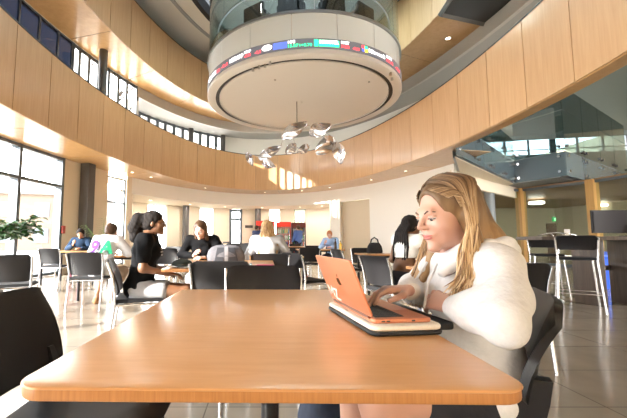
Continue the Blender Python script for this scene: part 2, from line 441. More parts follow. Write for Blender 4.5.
# top ceiling with an oval skylight ringed by black frames
ZT = 9.7
struct(ring_wall(MB(), -1.45, 2.0, -PI, PI, ZT, ZT + .1, 90).build('ceiling_top', WHITE, smooth=30))
struct(ring_wall(MB(), -.72, -.58, -PI, PI, ZT - .05, ZT + .01, 90).build('trim_3', GREYC, smooth=30))
struct(ring_wall(MB(), 1.5, 1.7, TL, TR, U1, ZT + .05, 90).build('wall_top_drum', WHITE, smooth=30))
sk = ring_wall(MB(), -1.62, -1.42, -PI, PI, ZT - .12, ZT + .3, 90)
for i in range(-3, 4):
    y = EY + i * 2.3; h = (EA - 1.5) * math.sqrt(max(0, 1 - ((y - EY) / (EB - 1.5)) ** 2))
    sk.box((EX, y, ZT + .15), (2 * h, .16, .25))
sk.box((EX, EY, ZT + .15), (.16, 2 * (EB - 1.5), .25))
BLK = mat('skylight_black', (.012, .012, .014), .4)
skr = struct(sk.build('window_10', BLK, smooth=30))
MB().loft([[el(2 * PI * i / 60, -1.5, ZT + .3) for i in range(60)], [el(2 * PI * i / 60, -1.5, ZT + .31) for i in range(60)]]).build('pane', glass_mat('skylight_glass', (.16, .17, .18), .9), skr)

# ------------------------------------------------------------------ glass drum with the ticker
DX, DY, DR = 1.18, 10.85, 2.98
def cyl_pt(phi, r, z): return Vector((DX + r * math.sin(phi), DY - r * math.cos(phi), z))
def phi_of(u, z, r=DR):
    lo, hi = -1.35, 1.35
    def g(phi):
        p = cyl_pt(phi, r, z); q = (p.y * math.cos(PITCH) + (p.z - CAMZ) * math.sin(PITCH)); return CX + F * p.x / q - u
    for _ in range(50):
        m = (lo + hi) / 2
        if g(m) < 0: lo = m
        else: hi = m
    return (lo + hi) / 2
def dwall(mb, r0, r1, z0, z1, p0=-PI, p1=PI, n=96):
    rings = []
    for i in range(n + 1):
        a = p0 + (p1 - p0) * i / n
        rings.append([cyl_pt(a, r0, z0), cyl_pt(a, r1, z0), cyl_pt(a, r1, z1), cyl_pt(a, r0, z1)])
    return mb.loft(rings, caps=(p1 - p0) < 6.2)
dc = (DX, DY, 0)
dm = MB().lathe([(DR - .25, 5.37), (DR - .05, 5.35), (DR, 5.38), (DR + .0, 5.47), (DR - .03, 5.51), (DR - .5, 5.53), (DR - .5, 5.43)], dc, 128, caps=False)
drum = struct(dm.build('ceiling_drum', DRUMW, smooth=50))
MB().lathe([(DR - .36, 5.365), (DR - .36, 5.41), (0.02, 5.41), (.02, 5.365)], dc, 128, caps=False).build('ceiling_disc', DRUMW, drum, smooth=50)
MB().lathe([(DR - .37, 5.41), (DR - .23, 5.41)], dc, 128, caps=False).build('groove', BLK, drum)
g2 = MB(); dwall(g2, DR - .355, DR - .255, 5.395, 5.43); g2.build('dark_groove', BLK, drum)
for u, v in ((253, 69), (259, 66.5), (265, 65), (270, 62)):
    p = at_z(u, v, 5.35); MB().lathe([(.035, -.06), (.03, .03)], p, 12).build('spotlight', mat('spot_body', (.5, .48, .45), .3, .8), drum)
for u, v in ((390.5, 73), (392, 78)):
    p = at_z(u, v, 5.35); MB().lathe([(.035, -.06), (.03, .03)], p, 12).build('spotlight', MATS['spot_body'], drum)
for u, v in ((275, 80), (369, 82)):
    p = at_z(u, v, 5.362); MB().lathe([(.03, -.015), (.03, .01)], p, 12).build('sprinkler', MATS['spot_body'], drum)
# milky glass apron above the ticker: panels with joints
APRON = mat('apron_glass', (.82, .88, .89), .12, spec=.6)
ap = MB(); npan = 17
for i in range(npan):
    a = -PI + 2 * PI * i / npan; b = a + 2 * PI / npan
    dwall(ap, DR - .06, DR - .03, 5.74, 6.40, a + .003, b - .003, 8)
ap.build('apron', APRON, drum)
m_ = MB(); dwall(m_, DR - .10, DR + .02, 6.40, 6.46); m_.build('apron_rail', mat('rail_grey', (.35, .38, .40), .3, .6), drum)
m_ = MB(); dwall(m_, DR - .12, DR - .07, 5.51, 6.40); m_.build('apron_backing', DRUMW, drum)
MB().lathe([(DR - .12, 6.30), (DR - .12, 6.38)], dc, 96).build('drum_floor', mat('drum_carpet', (.25, .25, .27), .8), drum)
DG = glass_mat('drum_glass', (.78, .88, .88), 1.0, base=.10)
gl = MB(); n2 = 14
for i in range(n2):
    a = -PI + 2 * PI * i / n2; dwall(gl, DR - .05, DR - .035, 6.46, 8.75, a + .002, a + 2 * PI / n2 - .002, 8)
gl.build('drum_glass', DG, drum)
MB().lathe([(DR + .02, 8.75), (DR + .02, 8.95)], dc, 96).build('drum_top', GREYC, drum)
# handrail seen through the glass
m_ = MB(); dwall(m_, DR - .30, DR - .26, 7.35, 7.40); m_.build('handrail', CHROME, drum)
# the ticker screen
tk = MB(); dwall(tk, DR - .10, DR + .005, 5.51, 5.74); ticker = tk.build('ticker_screen', mat('ticker_black', (.09, .09, .10), .35, emit=(.12, .12, .13), estr=.8), None)
tag(ticker, 'curved stock ticker screen wrapped round the white glass drum', 'screen')
def glow(name, col, s=1.6): return mat(name, col, .5, emit=col, estr=s)
TW, TRd, TG, TB, TY = glow('led_white', (1, 1, 1)), glow('led_red', (1, .06, .08)), glow('led_green', (.03, .75, .32)), glow('led_blue', (.10, .16, .65), 1.0), glow('led_yellow', (1, .7, .05))
def screen_patch(u0, u1, z0, z1, m, name='colour_block', off=.008):
    a, b = phi_of(u0, 5.7), phi_of(u1, 5.7)
    mb = MB(); dwall(mb, DR + off - .002, DR + off, z0, z1, a, b, 6); return mb.build(name, m, ticker, None)
def text_mesh(s, size, bold=0.0):
    cu = bpy.data.curves.new('txt', 'FONT'); cu.body = s; cu.size = size; cu.extrude = .002; cu.offset = bold; cu.resolution_u = 3
    o = bpy.data.objects.new('txt', cu); COL.objects.link(o)
    dg = bpy.context.evaluated_depsgraph_get(); dg.update()
    me = bpy.data.meshes.new_from_object(o.evaluated_get(dg)); COL.objects.unlink(o); bpy.data.objects.remove(o); bpy.data.curves.remove(cu)
    return me
def ticker_text(s, u0, u1, z, size, m, bold=.003):
    me = text_mesh(s, size, bold); a, b = phi_of(u0, 5.7), phi_of(u1, 5.7)
    xs = [v.co.x for v in me.vertices]; x0, x1 = min(xs), max(xs)
    for v in me.vertices:
        ph = a + (b - a) * (v.co.x - x0) / max(x1 - x0, 1e-6)
        v.co = cyl_pt(ph, DR + .012 + v.co.z, z + v.co.y)
    me.materials.clear(); me.materials.append(m)
    o = bpy.data.objects.new('lettering', me); COL.objects.link(o); o.parent = ticker
    return o
ticker_text('GE', 209, 216.5, 5.56, .14, TW); screen_patch(217, 220, 5.55, 5.62, TRd); ticker_text('-0.4', 222, 228, 5.56, .11, TRd)
ticker_text('NETAPP', 230, 243.5, 5.57, .14, TW, .006); ticker_text('NTAP', 244.5, 251, 5.64, .09, TW); ticker_text('-0.12', 244.5, 251, 5.54, .09, TRd); ticker_text('-0.3', 255, 261, 5.54, .1, TRd)
oa, ob = phi_of(262, 5.7), phi_of(272, 5.7); MB().add([cyl_pt((oa + ob) / 2 + (ob - oa) / 2 * math.cos(2 * PI * i / 24), DR + .010, 5.625 + .075 * math.sin(2 * PI * i / 24)) for i in range(24)], [tuple(range(24))]).build('logo_oval', TW, ticker, None); screen_patch(273, 287, 5.54, 5.7, TB)
ticker_text('HPE', 288, 295, 5.645, .095, TW); ticker_text('15.57', 288, 298.5, 5.545, .10, TG); ticker_text('+0.70', 301, 312, 5.545, .10, TG)
MB().add([cyl_pt(phi_of(299, 5.7), DR + .013, 5.55), cyl_pt(phi_of(300.6, 5.7), DR + .013, 5.55), cyl_pt(phi_of(299.8, 5.7), DR + .013, 5.62)], [(0, 1, 2)]).build('arrow_mark', TG, ticker, None)
screen_patch(314, 318, 5.54, 5.71, TG, 'logo_block'); screen_patch(318.6, 339, 5.54, 5.70, TG)
ticker_text('MONSTER', 319.5, 338.5, 5.615, .11, TW, .006)
ticker_text('MNST', 341, 349, 5.645, .09, TW); ticker_text('74.85', 341, 349, 5.545, .09, TRd); ticker_text('-0.68', 352.5, 359, 5.545, .09, TRd)
for a, b, z0, z1, m in ((361.6, 364.2, 5.635, 5.71, TRd), (364.6, 367.4, 5.635, 5.71, TG), (361.6, 364.2, 5.55, 5.625, TB), (364.6, 367.4, 5.55, 5.625, TY)):
    screen_patch(a, b, z0, z1, m, 'logo_square')
ticker_text('Microsoft', 368.5, 384.5, 5.575, .13, TW, .005)
ticker_text('MSFT', 386, 391.5, 5.645, .09, TW); ticker_text('57.42', 386, 392.5, 5.545, .09, TRd); ticker_text('-0.58', 395, 399, 5.545, .09, TRd)
# dark lounge chairs standing in the glass room
def lounge(p, rz, label):
    t = thing('lounge_chair', label, 'armchair', p, rz, 'lounge chairs in the glass drum')
    MB().slab(rrect(.62, .6, .08), .22, .44, .04).build('seat', BLACKF, t)
    MB().slab(rrect(.66, .14, .06, c=(0, -.30)), .2, .82, .04).build('backrest', BLACKF, t)
    for s in (-1, 1): MB().slab(rrect(.1, .6, .045, c=(s * .32, 0)), .12, .60, .03).build('armrest', BLACKF, t)
    for sx in (-1, 1):
        for sy in (-1, 1): MB().tube([(sx * .27, sy * .24, 0), (sx * .27, sy * .24, .23)], .018).build('leg', CHROME, t)
    return t
for ph, lab in ((-.62, 'dark lounge chair in the glass drum, leftmost along the front'), (-.21, 'dark lounge chair in the glass drum, second from the left'), (.21, 'dark lounge chair in the glass drum, third from the left'), (.62, 'dark lounge chair in the glass drum, rightmost along the front')):
    p = cyl_pt(ph, DR - .75, 6.38); lounge(p, ph + PI * .0, lab)

# ------------------------------------------------------------------ right: glass walled pod on the upper floor, glazed room below
PG = glass_mat('pod_glass', (.42, .52, .54), 1.0, base=.12)
SLABM = mat('pod_slab_glass', (.11, .15, .175), .12, spec=.8)
SP = MATS['spot_body']
pod_pts = [Vector((4.95, 8.9, 0)), Vector((9.7, 13.4, 0)), Vector((10.3, 11.8, 0)), Vector((17.0, 16.2, 0))]
pod = MB()
inner = [p + Vector((.10, .35, 0)) for p in pod_pts]
bot = [p + Vector((0, 0, 3.2)) for p in inner] + [Vector((18, 24, 3.2)), Vector((10.2, 17.6, 3.2))]
top = [p + Vector((0, 0, .55)) for p in bot]
pod.loft([bot, top]); podo = struct(pod.build('floor_glass_room', mat('pod_slab', (.30, .33, .35), .5), smooth=None))
wg = MB()
for i, (A, B) in enumerate(zip(pod_pts[:-1], pod_pts[1:])):
    nseg = (4, 1, 4)[i]
    for j in range(nseg):
        a = A.lerp(B, j / nseg); b = A.lerp(B, (j + 1) / nseg); d = (b - a).normalized() * .012
        for z0, z1, m, nm in ((3.2, 4.05, SLABM, 'spandrel_pane'), (4.07, 5.5 if i else 4.9, PG, 'pane'), (5.52, 6.4, PG, 'pane'))[:3 if i else 2]:
            c = (a + b) / 2; L = (b - a).length - .024
            MB().box((c.x, c.y, (z0 + z1) / 2), (L, .02, z1 - z0), (0, 0, math.atan2(b.y - a.y, b.x - a.x))).build(nm, m, podo, None)
        nrm = Vector((d.y, -d.x, 0)).normalized()
        for q in (a + d * 14, b - d * 14):
            for z in (3.36, 3.9, 4.25):
                MB().tube([q + Vector((0, 0, z)) - nrm * .02, q + Vector((0, 0, z)) + nrm * .07], .05, 12).build('glass_fixing', CHROME, podo)
struct(MB().loft([[Vector((p[0], p[1], z)) for p in ((5.0, 9.05), (9.68, 13.5), (10.2, 17.5))] for z in (3.17, 3.195)]).build('ceiling_right_eave', CREAM, smooth=None))
# room behind the pod and the glazed room under it
OLIVE = mat('olive_plaster', (.42, .37, .26), .8)
struct(MB().box((14, 23.5, 2.7), (26, .2, 5.4)).build('wall_far_right', OLIVE, smooth=None))
struct(MB().box((19.5, 12, 3.5), (.2, 24, 7.0)).build('wall_right', OLIVE, smooth=None))
struct(MB().loft([[Vector((x, y, z)) for x, y in ((9, -4), (20, -4), (20, 18.3), (9, 20.7))] for z in (6.85, 6.95)]).build('ceiling_glass_room', mat('green_grey_ceiling', (.22, .26, .24), .6), smooth=None))
sa = math.atan2(-2.3, 10.5); sc_ = Vector((14.2, 19.4, 0))
struct(MB().box((sc_.x, sc_.y, 4.5), (10.8, .15, 2.5), (0, 0, sa)).box((sc_.x, sc_.y, 6.75), (10.8, .15, .3), (0, 0, sa)).build('wall_glass_room', mat('grey_green_wall', (.20, .24, .23), .7), smooth=None))
cl = MB(); M_ = Matrix.Translation((sc_.x, sc_.y, 0)) @ Matrix.Rotation(sa, 4, 'Z')
for i in range(10): cl.box((-5.3 + i * 1.18, 0, 6.2), (.09 if i % 3 else .3, .1, .9))
cl.box((0, 0, 6.02), (10.8, .07, .05)).xf(M_); cw_ = struct(cl.build('window_12', FRAME, smooth=None))  # window strip added to stand in for bright reflections in the pod glass
MB().box((0, 0, 6.2), (10.8, .01, .88)).xf(M_).build('pane', GLASS, cw_, None)
struct(MB().loft([[Vector((x, y, z)) for x, y in ((7.1, 13.6), (10.65, 14.6), (11.62, 12.4), (11.9, 10), (19.4, 10), (19.4, 23.4), (7.1, 23.4))] for z in (3.12, 3.17)]).build('ceiling_study_room', wood_mat('brown_soffit', (.22, .12, .05), (.30, .17, .07), .4, stretch=(1, 4, 1)), smooth=None))
# timber posts and study room glazing
POST = wood_mat('timber_post', (.52, .28, .09), (.62, .36, .13), .4)
gw = [at_y(460, 200, 13.6), at_y(520.5, 200, 14.6), at_y(593, 200, 12.4), at_y(680, 200, 10.0)]
gwin = struct(MB().box((0, 0, -1), (.01, .01, .01)).build('window_11', FRAME, smooth=None))
for p in gw[1:3]: struct(MB().box((p.x, p.y, 1.58), (.27, .27, 3.16), (0, 0, .2)).build('pillar_timber', POST, smooth=None))
fm = MB()
for A, B in zip(gw[:-1], gw[1:]):
    c = (A + B) / 2; L = Vector((B.x - A.x, B.y - A.y)).length; a = math.atan2(B.y - A.y, B.x - A.x)
    fm.box((c.x, c.y, .05), (L, .08, .1), (0, 0, a)).box((c.x, c.y, 3.08), (L, .08, .1), (0, 0, a))
    MB().box((c.x, c.y, 1.56), (L, .012, 2.96), (0, 0, a)).build('pane', glass_mat('study_glass', (.86, .90, .86), .9), gwin, None)
bpy.data.meshes.remove(gwin.data) if 0 else None
gwin.data = fm.mesh('window_11', FRAME)
p = at_y(489.5, 200, 13.2)
struct(MB().lathe([(.17, 0), (.17, 3.14)], (p.x, p.y, 0), 24).build('pillar_round', mat('pillar_blue_grey', (.20, .22, .24), .45)))
# door, exit sign and pendants in the study room
dp = at_y(560, 240, 23.3)
d2 = struct(MB().box((dp.x, 23.34, 1.05), (1.6, .08, 2.1)).build('door_2', mat('brown_door', (.13, .07, .04), .5), smooth=None))
MB().box((dp.x + .62, 23.28, 1.0), (.04, .04, .2)).build('door_handle', CHROME, d2, None)
es = thing('exit_sign', 'small green lit exit sign above brown door', 'sign', (dp.x, 23.36, 2.38))
MB().box((0, 0, 0), (.7, .1, .3)).build('housing', mat('exit_green', (.05, .35, .12), .4, emit=(.03, .5, .12), estr=.5), es, None)
me = text_mesh('EXIT', .22, .004); me.materials.append(glow('exit_letters', (.5, 1, .6), 1.5))
o = bpy.data.objects.new('lettering', me); COL.objects.link(o); o.parent = es; o.rotation_euler = (PI / 2, 0, 0); o.location = (-.27, -.056, -.08)
PEN = mat('pendant_glow', (1, .97, .9), .5, emit=(1, .95, .85), estr=4)
for (u, v, d), lab in zip(((536.5, 203, 18), (591.5, 196, 19), (600.5, 205.5, 20)), ('white disc pendant lamp right of the left timber post', 'white disc pendant lamp behind the right timber post, upper', 'white disc pendant lamp right of the right timber post, lower')):
    p = at_y(u, v, d); t = thing('pendant_lamp', lab, 'pendant lamp', p, 0, 'disc pendants in the glazed room')
    MB().lathe([(.3, -.06), (.34, -.04), (.34, .06), (.3, .08)], n=28).build('lamp_shade', PEN, t)
    MB().tube([(0, 0, .08), (0, 0, 3.12 - p.z)], .008).build('cord', DARKM, t)

rw = MB()
rear = [el(-2.75 , 1.7), el(1.9, 5.0)]
struct(MB().box((0, -4.3, 5.0), (22, .2, 3.2)).build('wall_rear', WHITE, smooth=None))
# ------------------------------------------------------------------ outside
struct(MB().box((-10, 15, -.12), (160, 160, .1)).build('ground_outside', mat('outside_paving', (.75, .73, .70), .9), smooth=None))

# a bare tree outside the clerestory and a building across the way
bt = thing('bare_tree', 'bare dark tree outside the upper left windows', 'tree', (-9.6, 17.8, -.07))
tm_ = MB(); rq = random.Random(5)
def branch(p, d, L, r, lv):
    q = p + d * L; tm_.tube([p, p.lerp(q, .5) + Vector((rq.gauss(0, .04), rq.gauss(0, .04), 0)) * L, q], [r, r * .8, r * .6], 7, False)
    if lv: 
        for _ in range(3): branch(q.lerp(p, rq.random() * .3), (d + Vector((rq.gauss(0, .6), rq.gauss(0, .6), rq.uniform(-.1, .5)))).normalized(), L * rq.uniform(.6, .8), r * .62, lv - 1)
branch(Vector((0, 0, 0)), Vector((.03, -.05, 1)).normalized(), 4.6, .20, 4)
tm_.build('trunk', mat('bark_dark', (.03, .024, .02), .9), bt, 60)
bd_ = thing('building', 'low tan building across the way, seen through the tall left window', 'building', (-24, 37, -.07), R(14))
MB().box((0, 0, 2.75), (13, 7, 5.5)).build('wall', mat('tan_masonry', (.10, .072, .052), .9), bd_, None)
MB().box((0, 0, 5.62), (13.6, 7.6, .24)).build('roof', mat('roof_edge', (.14, .13, .12), .8), bd_, None)
for i in range(4):
    for z in (1.5, 4.0):
        w_ = MB().box((-4.6 + i * 3.05, -3.52, z), (1.3, .1, 1.4)).build('window', mat('far_window', (.05, .06, .07), .3), bd_, None)
# ------------------------------------------------------------------ chairs
def back_fn(w=.235, z0=.52, z1=.825, y0=-.215):
    def fn(s, t):
        x = (s - .5) * 2; ww = w * (1 + .06 * t)
        e = max(0, abs(x) - .80) / .20; zt = z1 - .05 * e ** 2.5; zb = z0 + .04 * e ** 2.5
        return (x * ww, y0 - .02 * t - .055 * t * t + .05 * x * x * (1 - .3 * t) - .02, zb + (zt - zb) * t)
    return fn
def make_chair(name, label, black=False):
    t = thing(name, label, 'chair')
    lm = BLACKP if black else CHROME
    st = MB()
    st.sheet(lambda s, q: ((s - .5) * .45 * (1 - .05 * q), (q - .5) * .45 + .01, .452 - .03 * max(0, q - .8) / .2 * max(0, q - .8) / .2 - .012 * math.sin(PI * s) * math.sin(PI * min(1, q * 1.1))), 14, 14, .035)
    st.build('seat', BLACKF if not black else BLACKP, t, 50)
    MB().sheet(back_fn(z0=.50 if not black else .535), 18, 12, .016 if not black else .022).build('backrest', BLACKP, t, 50)
    if black:
        for s in (-1, 1):
            MB().loft([[Vector((s * (.20 + a * .022), -.20 + b * hw - y, z)) for a, b in ((-1, -1), (1, -1), (1, 1), (-1, 1))] for z, y, hw in ((.44, -.03, .045), (.50, .0, .035), (.56, .015, .035), (.62, .03, .03))]).build('back_support', BLACKP, t, 60)
    for s in (-1, 1):
        r = .0135 if not black else .017
        MB().tube([(s * .225, .20, 0), (s * .215, .185, .40), (s * .21, .17, .432)], r).build('leg', lm, t)
        if black: MB().tube([(s * .235, -.30, 0), (s * .215, -.23, .25), (s * .205, -.20, .44)], r * 1.25).build('leg', lm, t)
        else: MB().tube([(s * .235, -.27, 0), (s * .236, -.215, .40), (s * .236, -.215, .52), (s * .245, -.24, .68), (s * .252, -.285, .805)], r).build('leg', lm, t)
    fr = MB()
    for s in (-1, 1): fr.tube([(s * .215, .19, .418), (s * .225, -.215, .418)], .011)
    fr.tube([(-.22, -.20, .418), (.22, -.20, .418)], .011).tube([(-.21, .17, .418), (.21, .17, .418)], .011)
    fr.build('seat_frame', lm, t)
    return t
near_chair = make_chair('cafe_chair', 'large black chair at the left end of the near table, cut by the frame edge', True)
far_chair = make_chair('cafe_chair', 'black chair back facing the far edge of the near table', False)
used = set()
def place(src, x, y, rz, label, group='black chairs about the atrium', zs=1):
    o = src if id(src) not in used else copy_tree(src); used.add(id(src))
    o.location = (x, y, 0); o.rotation_euler = (0, 0, rz); o['label'] = label; o['group'] = group; o.scale = (1, 1, zs)
    return o
# rz: 0 faces +Y (away from the camera); -90 deg faces +X
place(near_chair, -.565, 1.12, R(-88), 'large black chair at the left end of the near table, cut by the frame edge')
place(near_chair, .645, 1.29, R(62), 'black chair the white-hoodie woman sits on, right of the near table')
place(far_chair, -.01, 2.12, R(180), 'black chair back standing at the far edge of the near table')
place(far_chair, -.37, 3.20, R(0), 'black chair back in front of the grey backpack')
place(far_chair, -1.20, 3.45, R(-72), 'black chair with silver legs that the ponytail girl sits on')
place(far_chair, -2.58, 5.3, R(2), 'black chair with silver legs under the boy in the white jersey')
place(far_chair, -3.15, 4.45, R(20), 'black chair at the left frame edge in front of the green plant')
place(far_chair, -4.45, 7.6, R(-10), 'black chair with silver legs beside the far left table, right of the green plant')
place(far_chair, .06, 4.78, R(0), 'black chair behind the long haired woman in grey')
place(far_chair, .60, 4.90, R(-62), 'grey lit chair turned sideways right of the long haired woman')
place(far_chair, -.83, 5.10, R(178), 'chair the woman in black long sleeves sits on')
place(far_chair, -.45, 5.95, R(180), 'tall dark chair seen behind the grey backpack', zs=1.14)
place(far_chair, -2.05, 7.15, R(190), 'dark chair between the ponytail girl and the woman in black')
place(far_chair, 1.47, 4.05, R(-70), 'dark chair of the woman in the white cropped top')
place(far_chair, 1.95, 2.98, R(-4), 'black chair behind the white hood, by a table corner on the right')
place(far_chair, 1.62, 6.75, R(-78), 'black chair pulled to the left side of the table with the black bag')
place(far_chair, 2.15, 7.5, R(180), 'black chair at the far side of the table with the black bag')
place(far_chair, .95, 8.3, R(15), 'grey lit chair beyond the laptop, at the middle row table')
place(far_chair, 1.5, 10.7, R(180), 'black chair at the far side of the middle row table')
place(far_chair, .80, 9.9, R(-80), 'black chair at the left end of the middle row table')
place(far_chair, .42, 12.6, R(0), 'grey chair in front of the far table by the drink coolers')
place(far_chair, 1.3, 14.9, R(180), 'black chair behind the far table by the white wall')
place(far_chair, -2.5, 9.0, R(160), 'dark chair far behind the ponytail girl, near the tall window')
place(far_chair, -.95, 11.4, R(20), 'dark chair far behind the woman in black, below the doorway')
place(far_chair, -.6, 8.9, R(100), 'dark chair under the alcove windows, right of the woman in black')
place(far_chair, -4.66, 9.15, R(182), 'dark chair on which the boy in dark blue sits')
place(far_chair, 2.05, 10.85, R(155), 'dark chair on which the person in pale blue sits')
# ------------------------------------------------------------------ tables
def make_table(name, label, w, d, loc, rz=0, r=.05, group='wood top cafe tables', th=.026, legs=False):
    t = thing(name, label, 'table', loc, rz, group)
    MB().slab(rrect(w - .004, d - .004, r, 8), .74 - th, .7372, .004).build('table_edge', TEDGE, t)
    MB().slab(rrect(w, d, r, 8), .7340, .74, .004).build('tabletop', TABLE, t)
    if legs:
        for sx in (-1, 1):
            for sy in (-1, 1): MB().tube([(sx * (w / 2 - .07), sy * (d / 2 - .07), 0), (sx * (w / 2 - .07), sy * (d / 2 - .07), .72)], .022, 12).build('leg', BLACKP, t)
        fr = MB()
        for s in (-1, 1): fr.box((0, s * (d / 2 - .07), .695), (w - .14, .025, .04)); fr.box((s * (w / 2 - .07), 0, .695), (.025, d - .14, .04))
        fr.build('apron', BLACKP, t)
    else:
        MB().lathe([(.03, .02), (.03, .70)], n=20).build('column', BLACKP, t)
        MB().lathe([(.27, 0), (.27, .008), (.10, .022), (.03, .03)], n=36).build('base', BLACKP, t)
        m = MB()
        for a in (0, PI / 2): m.box((0, 0, .703), (w * .62 if a == 0 else .05, .05 if a == 0 else d * .62, .018))
        m.build('bracket', BLACKP, t)
    return t
make_table('cafe_table', 'large bare maple table in the foreground with the open laptop on it', .934, 1.24, (.017, 1.258, 0), R(-1.0), .055)
make_table('cafe_table', 'maple table with the grey backpack and red case on it', 1.04, 1.42, (-.42, 3.86, 0))
make_table('cafe_table', 'table at far left in front of the boy in dark blue', 1.3, .9, (-4.45, 8.35, 0), 0, legs=True)
make_table('cafe_table', 'table in front of the boy in the white jersey', 1.1, .9, (-2.6, 6.25, 0), 0, legs=True)
make_table('cafe_table', 'table in front of the long haired woman in grey', 1.0, .8, (.12, 5.95, 0), 0)
make_table('cafe_table', 'table with a black bag on it beyond the laptop', 1.1, .8, (2.35, 6.75, 0), 0, legs=True)
make_table('cafe_table', 'table corner showing behind the white hood on the right', .95, .7, (1.88, 3.22, 0), 0)
make_table('cafe_table', 'middle row table with the bottles, before the sunlit wall', 1.3, .8, (1.55, 10.0, 0), 0, legs=True)
make_table('cafe_table', 'far table right of the person in blue shirt', 1.5, .8, (1.1, 14.1, 0), 0, legs=True)
make_table('cafe_table', 'far table below the doorway behind the woman in black', 1.2, .8, (-1.0, 12.4, 0), 0, legs=True)
# ------------------------------------------------------------------ laptop on its sleeve
ROSE = mat('rose_metal', (.64, .24, .125), .35, .35)
lap = thing('laptop', 'open rose gold laptop on a cream sleeve on the near table', 'laptop', (.366, 1.182, .7675), R(7.5))
LW, LD = .352, .175        # local: hinge along Y at x = -LD/2, deck toward +X
MB().slab(rrect(LD, LW, .012, 5), 0, .012, .003).build('base', ROSE, lap)
MB().box((-.028, 0, .0121), (.088, LW - .05, .0008)).build('keyboard_tray', mat('key_tray', (.10, .06, .045), .5), lap, None)
kb = MB()
for i in range(5):
    for j in range(14): kb.box((-.062 + i * .0172, -.138 + j * .0212, .0132), (.0146, .0182, .0022))
kb.build('keyboard', mat('key_black', (.02, .02, .022), .5), lap, None)
MB().box((.052, 0, .0122), (.055, .125, .0008)).build('trackpad', mat('rose_pad', (.66, .28, .16), .3, .3), lap, None)
pt = MB()
for x in (-.06, -.045, .03): pt.box((x, -LW / 2 - .0002, .006), (.010, .0012, .004))
pt.build('port', BLK, lap, None)
lid = MB().slab(rrect(.172, LW, .012, 5), 0, .006, .002).xf(Matrix.Translation((.086, 0, 0)))
LM = Matrix.Translation((-LD / 2 - .001, 0, .0165)) @ Matrix.Rotation(R(-112), 4, 'Y') @ Matrix.Translation((0, 0, -.003))
lid.xf(LM); lido = lid.build('lid', ROSE, lap)
OUT = -1      # the lid's outer face lies on the local z = 0 side
MB().box((.088, 0, -.0003), (.158, LW - .02, .0006)).xf(LM).build('screen', mat('screen_glass', (.01, .01, .012), .08), lido, None)
MB().tube([(-LD / 2 - .001, -LW * .43, .0135), (-LD / 2 - .001, LW * .43, .0135)], .0055).build('hinge', mat('hinge_dark', (.2, .1, .07), .4, .5), lap)
LOGO = mat('logo_dark', (.10, .055, .045), .15, .9)
def flat_poly(pts, z=.0068, th=.0010):
    return MB().loft([[Vector((x, y, z)) for x, y in pts], [Vector((x, y, z - th)) for x, y in pts]])
ap = []
for i in range(36):
    a = 2 * PI * i / 36; rr = .0150 * (1 + .08 * math.cos(2 * a + PI)) * (1 - .14 * max(0, math.cos(a)) ** 6) * (1 - .12 * max(0, -math.cos(a)) ** 8)
    x, y = rr * math.cos(a), 1.05 * rr * math.sin(a); q = math.hypot(x - .002, y + .0185)
    if q < .0075: y = -.0185 + math.sqrt(max(0, .0075 ** 2 - (x - .002) ** 2))
    ap.append((.088 + x * 1.05, y))
lg = flat_poly(ap); leaf_ = [(.109 + .0065 * math.cos(2 * PI * i / 12), -.003 + .0026 * math.sin(2 * PI * i / 12) - .004 * math.cos(2 * PI * i / 12)) for i in range(12)]
o_ = flat_poly(leaf_); lg.add(o_.v, o_.f); lg.xf(LM).build('logo_mark', LOGO, lido, None)
# white monogram sticker strokes near the lid's far lower corner
stk = MB()
def stroke(x0, y0, x1, y1, w=.0045):
    d = Vector((x1 - x0, y1 - y0)); L = d.length; a = math.atan2(d.y, d.x); b = MB().box((0, 0, .0064), (L + w, w, .0008))
    b.xf(Matrix.Translation(((x0 + x1) / 2, (y0 + y1) / 2, 0)) @ Matrix.Rotation(a, 4, 'Z')); stk.add(b.v, b.f)
for (x0, y0, x1, y1) in ((.022, .158, .055, .158), (.055, .158, .030, .138), (.030, .138, .055, .118), (.055, .118, .018, .118),
                         (.048, .104, .048, .070), (.048, .070, .012, .104), (.012, .104, .012, .062)):
    stroke(x0, y0, x1, y1, .0060)
stk.xf(LM).build('sticker', mat('sticker_white', (.85, .83, .8), .5), lido, None)
slv = thing('laptop_sleeve', 'cream zipped sleeve lying flat under the laptop', 'laptop sleeve', (.368, 1.176, .7402), R(7.5))
MB().slab(rrect(.215, .405, .03, 6), .0, .0125, .006).build('lower_panel', mat('sleeve_black', (.02, .02, .022), .6), slv)
MB().slab(rrect(.21, .40, .03, 6), .0125, .0268, .006).build('upper_panel', mat('sleeve_cream', (.80, .72, .60), .7, noise=.05, nscale=60), slv)
MB().slab(rrect(.06, .34, .015, 4), .003, .024, .006).xf(Matrix.Translation((.128, 0, 0))).build('flap', MATS['sleeve_black'], slv)
# ------------------------------------------------------------------ things on the second table
bp = thing('backpack', 'grey backpack with black pads standing on the second table', 'backpack', (-.40, 3.62, .74), R(8))
BG = mat('backpack_grey', (.13, .125, .14), .8, noise=.15, nscale=40); BD = mat('backpack_dark', (.05, .05, .06), .8)
bd = MB(); rings = []
for z, w, d, y in ((0, .17, .09, 0), (.03, .19, .11, 0), (.10, .195, .115, .0), (.15, .18, .10, .01), (.185, .15, .08, .015), (.205, .10, .05, .02), (.212, .03, .02, .02)):
    rings.append([(w * math.copysign(abs(math.cos(a)) ** .6, math.cos(a)), y + d * math.copysign(abs(math.sin(a)) ** .7, math.sin(a)), z) for a in (2 * PI * k / 32 for k in range(32))])
bd.loft(rings).build('body', BG, bp, 60)
for s in (-1, 1):
    MB().sheet(lambda p, q: (s * (.03 + .09 * p) * (1 - .25 * q), -.118 + .02 * q + .035 * q * q, .03 + .15 * q), 6, 8, .018).build('pad', BD, bp, 60)
